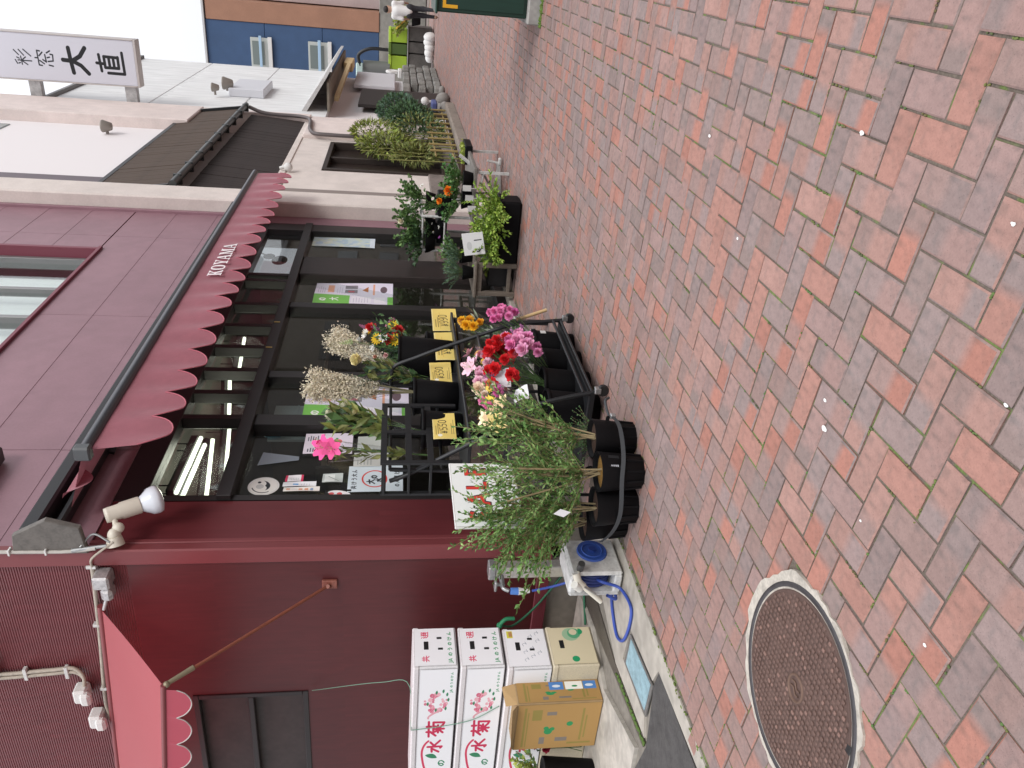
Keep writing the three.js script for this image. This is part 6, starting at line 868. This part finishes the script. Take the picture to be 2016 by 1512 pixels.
for (const [x, y, z, s, l] of [[16.6, 6.85, -3.5, 1, 'small grey floodlight on the cream wall above the mansard'], [20.7, 5.62, -3.3, 0.9, 'small beige floodlight pair, left one, beyond the mansard'], [21.1, 5.4, -3.25, 1.3, 'larger brown floodlight next to the pale panel on the white house']]) { const t = thing('floodlight', l, 'lamp', [x, y, z], null); const f = mat(0.3, 0.27, 0.24, { rough: 0.5, metal: 0.4 }); part('arm', new GB().rod([x, y, z - 0.15], [x, y, z], 0.03 * s), f, t); part('head', new GB().lathe([[0, -0.1 * s], [0.07 * s, -0.08 * s], [0.12 * s, 0.08 * s], [0.11 * s, 0.1 * s], [0, 0.09 * s]], x - 0.05, y - 0.03, z + 0.03, 14), f, t); }
{
  const t = thing('white_house', 'white panelled house with a sloping porch canopy past the projecting sign', 'house', [22.6, 0, -3.6]), wp = mat(0.86, 0.87, 0.87, { rough: 0.8, map: ['streak', 0.3] });
  for (let k = 0; k < 5; k++) for (let j = 0; j < 3; j++) part('panel', new GB().box(18.95 + k * 1.5 + 0.006, 18.95 + k * 1.5 + 1.494, 2.9 + j * 1.95 + 0.006, 2.9 + (j + 1) * 1.95 - 0.006, -3.62, -3.5, 0.012), wp, t);
  part('shell', new GB().box(18.95, 26.4, 0, 8.72, -10, -3.63, 0), creamB, t);
  part('roof_edge', new GB().box(18.9, 26.5, 8.75, 8.84, -10, -3.42, 0.01), mat(0.2, 0.2, 0.2, { rough: 0.6 }), t);
  part('wall_panel', new GB().box(20.9, 22.5, 4.52, 5.35, -3.5, -3.3, 0.02), mat(0.62, 0.63, 0.67, { rough: 0.5 }), t);
  const cn = part('canopy', new GB().add((() => { const s = new THREE.Shape(); s.moveTo(0, 0); s.lineTo(0.75, -0.5); s.lineTo(0.75, -0.58); s.lineTo(0, -0.12); const g = new THREE.ExtrudeGeometry(s, { depth: 7, bevelEnabled: false }); g.rotateY(-Math.PI / 2); return g; })(), T(26.6, 3.5, -3.5)), mat(0.6, 0.59, 0.58, { rough: 0.6, map: ['streak', 0.5] }), t);
  part('canopy_soffit', new GB().box(19.7, 26.5, 2.86, 2.92, -3.5, -2.85, 0.006), mat(0.28, 0.24, 0.19, { rough: 0.8, map: ['wood', 0.5] }), cn);
  part('canopy_lamp_box', new GB().box(24.4, 25.6, 2.55, 2.8, -3.2, -2.95, 0.02), mat(0.62, 0.46, 0.24, { rough: 0.6 }), t);
  part('beam', new GB().bar([20.4, 2.75, -3.3], [24.4, 2.65, -3.0], 0.1, 0.12), mat(0.6, 0.46, 0.26, { rough: 0.7 }), t);
  part('door_leaf', new GB().box(20.6, 23.1, 0.02, 2.25, -3.5, -3.42, 0.01), mat(0.022, 0.016, 0.014, { rough: 0.5 }), t);
  part('knob', new GB().ball(21.9, 1.2, -3.4, 0.05), MT.galv, t);
  part('notice_board', new GB().box(23.6, 26.2, 1.35, 2.5, -3.5, -3.4, 0.02), mat(0.6, 0.6, 0.63, { rough: 0.6 }), t);
}
{ // low stone wall built of separate blocks
  const t = thing('stone_wall', 'low grey stone block wall below the white house', 'wall', [26.4, 0, -3.3]), st = [0.22, 0.26, 0.3].map((v) => mat(v, v * 0.97, v * 0.9, { rough: 0.95, map: ['dirty', 1], bump: ['fine', 5, 0.01] }));
  for (let j = 0; j < 5; j++) for (let k = 0; k < 7; k++) { const w = 0.62, x = 24.2 + k * w + (j % 2) * 0.3; part('stone', new GB().box(x + 0.012, x + w - 0.012, j * 0.225 + 0.01, j * 0.225 + 0.22, -3.7, -3.42 + rr(-0.03, 0.03), 0.03), pick(st), t); }
}
{
  const t = thing('blue_building', 'tall blue and terracotta building across the far end of the street', 'building', [41, 0, -4]);
  const bl = mat(0.045, 0.095, 0.2, { rough: 0.7, map: ['blotch', 0.12] }), te = mat(0.38, 0.2, 0.13, { rough: 0.8, map: ['blotch', 0.12] });
  part('base', new GB().box(40, 48, 0, 2.1, -14, -1.5, 0.02), mat(0.3, 0.29, 0.26, { rough: 0.95, map: ['dirty', 0.3] }), t);
  for (let j = 0; j < 3; j++) part('blue_wall', new GB().box(40, 48, 2.1 + j * 2.55 + 0.01, 2.1 + (j + 1) * 2.55, -14, -3.45, 0.02), bl, t);
  part('terracotta_wall', new GB().box(39.95, 48, 2.1, 9.7, -3.44, -2.6, 0.02), te, t);
  part('roof_edge', new GB().box(39.9, 48, 9.76, 9.86, -14, -2.5, 0.01), mat(0.5, 0.5, 0.5), t);
  for (const [y0, y1] of [[6.95, 7.85], [4.3, 5.3]]) { const w = part('window', new GB().box(39.93, 40.0, y0, y1, -5.3, -4.05, 0.01), mat(0.45, 0.47, 0.44, { rough: 0.4 }), t); part('glass', new GB().box(39.915, 39.93, y0 + 0.3, y1 - 0.08, -5.2, -4.2, 0), mat(0.16, 0.19, 0.18, { rough: 0.15 }), w); part('rail', new GB().box(39.7, 39.76, y0 + (y1 - y0) * 0.42, y0 + (y1 - y0) * 0.55, -5.4, -3.95, 0.01), mat(0.35, 0.5, 0.65, { rough: 0.5 }), w); part('sill', new GB().box(39.85, 39.93, y0 - 0.05, y0 + 0.12, -5.35, -4.0, 0.01), MT.white, w); }
  part('side_wing', new GB().box(41, 52, 0, 9.2, -2.55, -1.6, 0.02), mat(0.55, 0.45, 0.44, { rough: 0.85, map: ['blotch', 0.1] }), t);
}
{
  const t = thing('far_house', 'far pinkish house with dark window bands at the street end', 'house', [60, 0, -1]);
  part('wall', new GB().box(58, 66, 0, 8, -2.4, 3, 0.02), mat(0.5, 0.42, 0.4, { rough: 0.85 }), t);
  for (let j = 0; j < 4; j++) part('window_band', new GB().box(57.94, 58, 1.2 + j * 1.8, 2.1 + j * 1.8, -2.3, 2.8, 0.01), mat(0.08, 0.05, 0.05, { rough: 0.5 }), t);
  part('roof', new GB().box(57.6, 66.4, 8, 8.3, -2.6, 3.2, 0.02), mat(0.2, 0.1, 0.08), t);
}
for (let k = 0; k < 3; k++) { const z0 = [-3.86, -3.35, -2.95][k], z1 = [-3.4, -3.0, -2.5][k]; const t = thing('market_crate', ['bright lime green crate on the grey counter, nearest the stone wall', 'dark green crate between two lime ones on the far counter', 'bright lime green crate on the grey counter, farthest right'][k], 'crate', [31, 0.95, (z0 + z1) / 2], 'green crates on the far counter'); const m = k === 1 ? mat(0.06, 0.11, 0.02, { rough: 0.7 }) : mat(0.3, 0.45, 0.03, { rough: 0.6 }); part('body', new GB().box(31, 31.8, 0.94, 1.5, z0, z1, 0.02), m, t); part('rim', new GB().box(30.97, 31.83, 1.5, 1.6, z0 - 0.01, z1 + 0.01, 0.015), k === 1 ? mat(0.12, 0.2, 0.03, { rough: 0.7 }) : mat(0.42, 0.6, 0.06, { rough: 0.6 }), t); }
{ const t = thing('street_counter', 'grey street counter under the green crates', 'counter', [31, 0, -3.1]); const m = mat(0.12, 0.11, 0.1, { rough: 0.8, map: ['dirty', 0.8] }); for (const [a, b] of [[-3.9, -3.3], [-3.26, -2.9], [-2.86, -2.4]]) part('panel', new GB().box(30.95, 31.9, 0.05, 0.9, a, b, 0.02), m, t); part('top', new GB().box(30.9, 32, 0.9, 0.935, -3.92, -2.38, 0.008), mat(0.3, 0.29, 0.28, { rough: 0.6 }), t); }
{ const t = thing('steel_arch', 'dark arched pipe frame with a pale end post beside the crates', 'frame', [31, 0, -3.5]); part('arch', new GB().pipe([[30.8, 1.6, -3.2], [30.8, 2.3, -3.22], [30.8, 2.66, -3.45], [30.8, 2.6, -3.8]], 0.06, 8, 30), MT.blackMetal, t); part('end_post', new GB().box(30.75, 30.85, 2.5, 2.75, -4.2, -3.7, 0.03), mat(0.45, 0.58, 0.55, { rough: 0.5 }), t); part('tank', new GB().rod([31.1, 1.55, -3.85], [31.1, 2.5, -3.85], 0.22, 0.22, 14), mat(0.16, 0.17, 0.16, { rough: 0.6 }), t); }
{ const g = new GB(); for (let k = 0; k < 5; k++) g.ball(30.2 + rr(-0.04, 0.04), 0.16 + 0.02 * (k % 2), -3.3 + k * 0.17, 0.16 + 0.02 * k, 0.15 + 0.02 * k, 0.17, null, 12); solo('white_sack', g, MT.white, 'lumpy white sack on the paving before the far counter', 'sack'); }
bushy('yellow-green potted plants at the far end beyond the counter', 30.6, 0.5, -2.1, 0.6, 0.8, GREEN.lime.concat(GREEN.olive), 40, 0.16, 0.05, { ph: 0.3 });
solo('yellow_bar', new GB().bar([30.3, 1.35, -2.45], [30.3, 1.05, -2.15], 0.08, 0.05), mat(0.65, 0.4, 0.06), 'slanting orange-yellow bar over the far plants', 'bar');
{ const t = thing('white_figurine', 'curved white ornament on top of the stone wall', 'ornament', [27.6, 1.13, -3.5]); part('ring', new GB().add(new THREE.TorusGeometry(0.16, 0.05, 8, 20), T(27.5, 1.45, -3.5)), MT.white, t); part('foot', new GB().box(27.2, 27.7, 1.13, 1.27, -3.65, -3.4, 0.03), MT.white, t); }
// shrubs and bamboo fence in front of the cream building
function crown(gl, x, y, z, rx, ry, rz, n, ll, lw, cols) { for (let k = 0; k < n; k++) { const d = V(rr(-1, 1), rr(-1, 1), rr(-1, 1)); if (d.length() > 1) { k--; continue; } const q = Math.pow(d.length(), 0.4), cl = nB(d.x * 3 + x * 5, d.y * 3 + z * 7); d.normalize().multiplyScalar(q * (0.82 + 0.36 * cl)); const c = shade(pick(cols), 0.5 + cl * 0.4, 0.8 + cl * 0.5); leaf(gl, V(x + d.x * rx, y + d.y * ry, z + d.z * rz), d.clone().add(V(rr(-0.6, 0.6), rr(-0.3, 0.6), rr(-0.6, 0.6))), ll * rr(0.7, 1.2), lw, c); } }
{
  const t = thing('conifer_bush', 'dark green rounded conifer bush behind the bamboo fence', 'bush', [18.6, 0.1, -3.35]), gl = new GB(), gs = new GB();
  crown(gl, 19.2, 1.25, -3.3, 0.9, 0.5, 0.35, 1700, 0.1, 0.022, GREEN.deep.concat(GREEN.blue)); crown(gl, 18.2, 1.0, -3.25, 0.9, 0.5, 0.3, 1300, 0.1, 0.02, GREEN.deep); crown(gl, 17.0, 0.85, -3.25, 0.9, 0.5, 0.28, 1000, 0.1, 0.02, GREEN.deep.concat(GREEN.olive));
  part('crown', gl, MT.leaf, t); part('trunk', gs.rod([19, 0, -3.3], [19, 1.2, -3.3], 0.05, 0.03).rod([18, 0, -3.3], [18, 1, -3.3], 0.04, 0.03), mat(0.1, 0.07, 0.05), t);
}
{
  const t = thing('bamboo_shrub', 'loose yellow-green bamboo-like shrub before the dark window', 'shrub', [16.2, 0.1, -3.3]), gl = new GB(), gs = new GB();
  for (let k = 0; k < 9; k++) { const x = 14.7 + k * 0.3; gs.rod([x, 0, -3.36], [x + rr(-0.1, 0.1), rr(1.3, 2.1), -3.36], 0.014, 0.008, 6, C(0.25, 0.25, 0.08)); }
  crown(gl, 16.9, 1.75, -3.34, 0.55, 0.5, 0.18, 700, 0.14, 0.016, GREEN.lime.concat(GREEN.olive)); crown(gl, 15.8, 1.45, -3.36, 0.7, 0.55, 0.16, 800, 0.14, 0.016, GREEN.olive.concat(GREEN.lime)); crown(gl, 15.2, 0.95, -3.36, 0.5, 0.4, 0.14, 500, 0.14, 0.016, GREEN.olive);
  part('foliage', gl, MT.leaf, t); part('canes', gs, MT.stem, t);
}
{
  const t = thing('bamboo_fence', 'low yellowish bamboo picket fence at the foot of the shrubs', 'fence', [16.7, 0, -3.1]), b = mat(0.36, 0.27, 0.1, { rough: 0.7, map: ['wood', 1, 3] });
  for (let k = 0; k < 9; k++) part('picket', new GB().rod([14.5 + k * 0.52, 0.22, -3.12], [14.5 + k * 0.52, 0.72, -3.12], 0.021, 0.021, 8), b, t);
  for (const y of [0.3, 0.62]) part('rail', new GB().rod([14.3, y, -3.17], [18.7, y, -3.17], 0.016), b, t);
  part('planting_soil', new GB().box(14.2, 19.3, 0, 0.16, -3.5, -3.2, 0.01), MT.soil, t);
  part('bed_edge', new GB().box(14.2, 19.3, -0.02, 0.2, -3.2, -3.03, 0.03), mat(0.3, 0.25, 0.21, { rough: 0.95, map: ['dirty', 0.6], bump: ['fine', 4, 0.01] }), t);
}
{ const t = thing('rubble_heap', 'small heap of grey rocks and white scraps by the paving edge', 'rocks', [20.6, 0, -3.3]); for (let k = 0; k < 14; k++) part('rock', new GB().ball(rr(19.6, 21.8), rr(0.06, 0.2), rr(-3.4, -3.1), rr(0.12, 0.26), rr(0.08, 0.18), rr(0.12, 0.2), null, 7), mat(0.3, 0.28, 0.26, { rough: 0.95, map: ['dirty', 2] }), t); part('blue_scrap', new GB().box(19.5, 20, 0.36, 0.5, -3.3, -3.1, 0.03), mat(0.08, 0.1, 0.25), t); part('white_scrap', new GB().ball(20.6, 0.62, -3.25, 0.12, 0.1, 0.1).rod([20.6, 0.1, -3.25], [20.6, 0.6, -3.25], 0.03), MT.white, t); }
{ // passer-by, mostly outside the frame
  const t = thing('person', 'person in white shirt and black trousers walking away at the street end', 'person', [28, 0, -1.72]);
  const J = { hip: [0, 0.94, 0], chest: [0.06, 1.3, 0], neck: [0.09, 1.47, 0], head: [0.12, 1.61, 0], lh: [0, 0.92, -0.09], lk: [0.1, 0.5, -0.1], la: [0.02, 0.09, -0.11], lt: [0.17, 0.04, -0.12], rh: [0, 0.92, 0.09], rk: [0.0, 0.5, 0.1], ra: [-0.2, 0.12, 0.1], rt: [-0.07, 0.04, 0.11], ls: [0.08, 1.41, -0.19], le: [0.0, 1.14, -0.24], lw: [0.1, 0.92, -0.23], rs: [0.08, 1.41, 0.19], re: [0.12, 1.14, 0.23], rw: [0.26, 0.97, 0.21] };
  const field = (bones, res, box) => { const mc = new MarchingCubes(res, new THREE.MeshBasicMaterial(), false, false, 200000); mc.isolation = 0; const n = mc.size, S = box / 2; for (let k = 0; k < n; k++) for (let j = 0; j < n; j++) for (let i = 0; i < n; i++) { const p = [(i - n / 2) / (n / 2) * S, (j - n / 2) / (n / 2) * S + 0.88, (k - n / 2) / (n / 2) * S]; let acc = 0; for (const [a, b, r0, r1] of bones) { const A = J[a], B = J[b], ab = [B[0] - A[0], B[1] - A[1], B[2] - A[2]], ap = [p[0] - A[0], p[1] - A[1], p[2] - A[2]], L = ab[0] ** 2 + ab[1] ** 2 + ab[2] ** 2 || 1; const u = Math.max(0, Math.min(1, (ap[0] * ab[0] + ap[1] * ab[1] + ap[2] * ab[2]) / L)); const d = Math.hypot(ap[0] - ab[0] * u, ap[1] - ab[1] * u, ap[2] - ab[2] * u) - (r0 + (r1 - r0) * u); acc += Math.exp(-d * 40); } mc.field[k * n * n + j * n + i] = Math.log(acc + 1e-12) / 40; } mc.update(); const g = new THREE.BufferGeometry(); g.setAttribute('position', new THREE.Float32BufferAttribute(Array.from(mc.positionArray.slice(0, mc.count * 3)), 3)); g.setAttribute('normal', new THREE.Float32BufferAttribute(Array.from(mc.normalArray.slice(0, mc.count * 3)), 3)); g.scale(S, S, S); g.translate(28, 0.88, -1.72); return g; };
  const limb = (l) => [[l + 'h', l + 'k', 0.085, 0.055], [l + 'k', l + 'a', 0.055, 0.035], [l + 'a', l + 't', 0.04, 0.032]], arm = (l) => [[l + 's', l + 'e', 0.05, 0.04], [l + 'e', l + 'w', 0.038, 0.028]];
  part('body', new GB().add(field([['hip', 'chest', 0.12, 0.13], ['chest', 'neck', 0.1, 0.05], ['neck', 'head', 0.05, 0.095], ['head', 'head', 0.1, 0.1], ...limb('l'), ...limb('r'), ...arm('l'), ...arm('r'), ['ls', 'rs', 0.06, 0.06]], 64, 2)), mat(0.45, 0.28, 0.2, { rough: 0.6 }), t);
  part('shirt', new GB().add(field([['hip', 'chest', 0.145, 0.155], ['chest', 'neck', 0.12, 0.055], ['ls', 'le', 0.07, 0.06], ['rs', 're', 0.07, 0.06], ['ls', 'rs', 0.08, 0.08]], 56, 2)), MT.white, t);
  part('trousers', new GB().add(field([['lh', 'rh', 0.12, 0.12], ['lh', 'lk', 0.1, 0.068], ['lk', 'la', 0.068, 0.05], ['rh', 'rk', 0.1, 0.068], ['rk', 'ra', 0.068, 0.05]], 56, 2)), mat(0.02, 0.02, 0.025, { rough: 0.8 }), t);
  part('hair', new GB().ball(28.1, 1.66, -1.72, 0.115, 0.105, 0.105, null, 14), mat(0.015, 0.012, 0.01, { rough: 0.7 }), t);
}

for (const [x0, x1, h, c, l] of [[-14, -2, 6.5, [0.2, 0.17, 0.15], 'beige two-storey house on the opposite side of the street, left of the shop'], [-1.5, 9, 7.5, [0.2, 0.19, 0.18], 'pale grey two-storey house directly opposite the flower shop'], [9.6, 22, 6.2, [0.18, 0.12, 0.1], 'brown two-storey house opposite the cream building'], [22.5, 38, 8, [0.2, 0.19, 0.185], 'grey house on the opposite side near the street end'], [38.5, 70, 9, [0.19, 0.17, 0.15], 'long brownish block on the opposite side past the street end'], [70.5, 120, 11, [0.18, 0.18, 0.19], 'farthest grey block on the opposite side']]) {
  const t = thing('opposite_house', l, 'house', [(x0 + x1) / 2, 0, 13.5]);
  part('wall', new GB().box(x0, x1, 0, h, 13, 22, 0.03), mat(...c, { rough: 0.9, map: ['blotch', 0.2] }), t); part('roof', new GB().box(x0 - 0.3, x1 + 0.3, h, h + 0.25, 12.6, 22.3, 0.03), mat(0.1, 0.1, 0.11, { rough: 0.7 }), t);
  for (let x = x0 + 1; x < x1 - 2; x += 3.2) for (const y of [0.9, 3.9]) part('window', new GB().box(x, x + 1.8, y, y + 1.4, 12.93, 13, 0.01), mat(0.06, 0.07, 0.08, { rough: 0.2 }), t);
}
renderer.render(scene, camera);
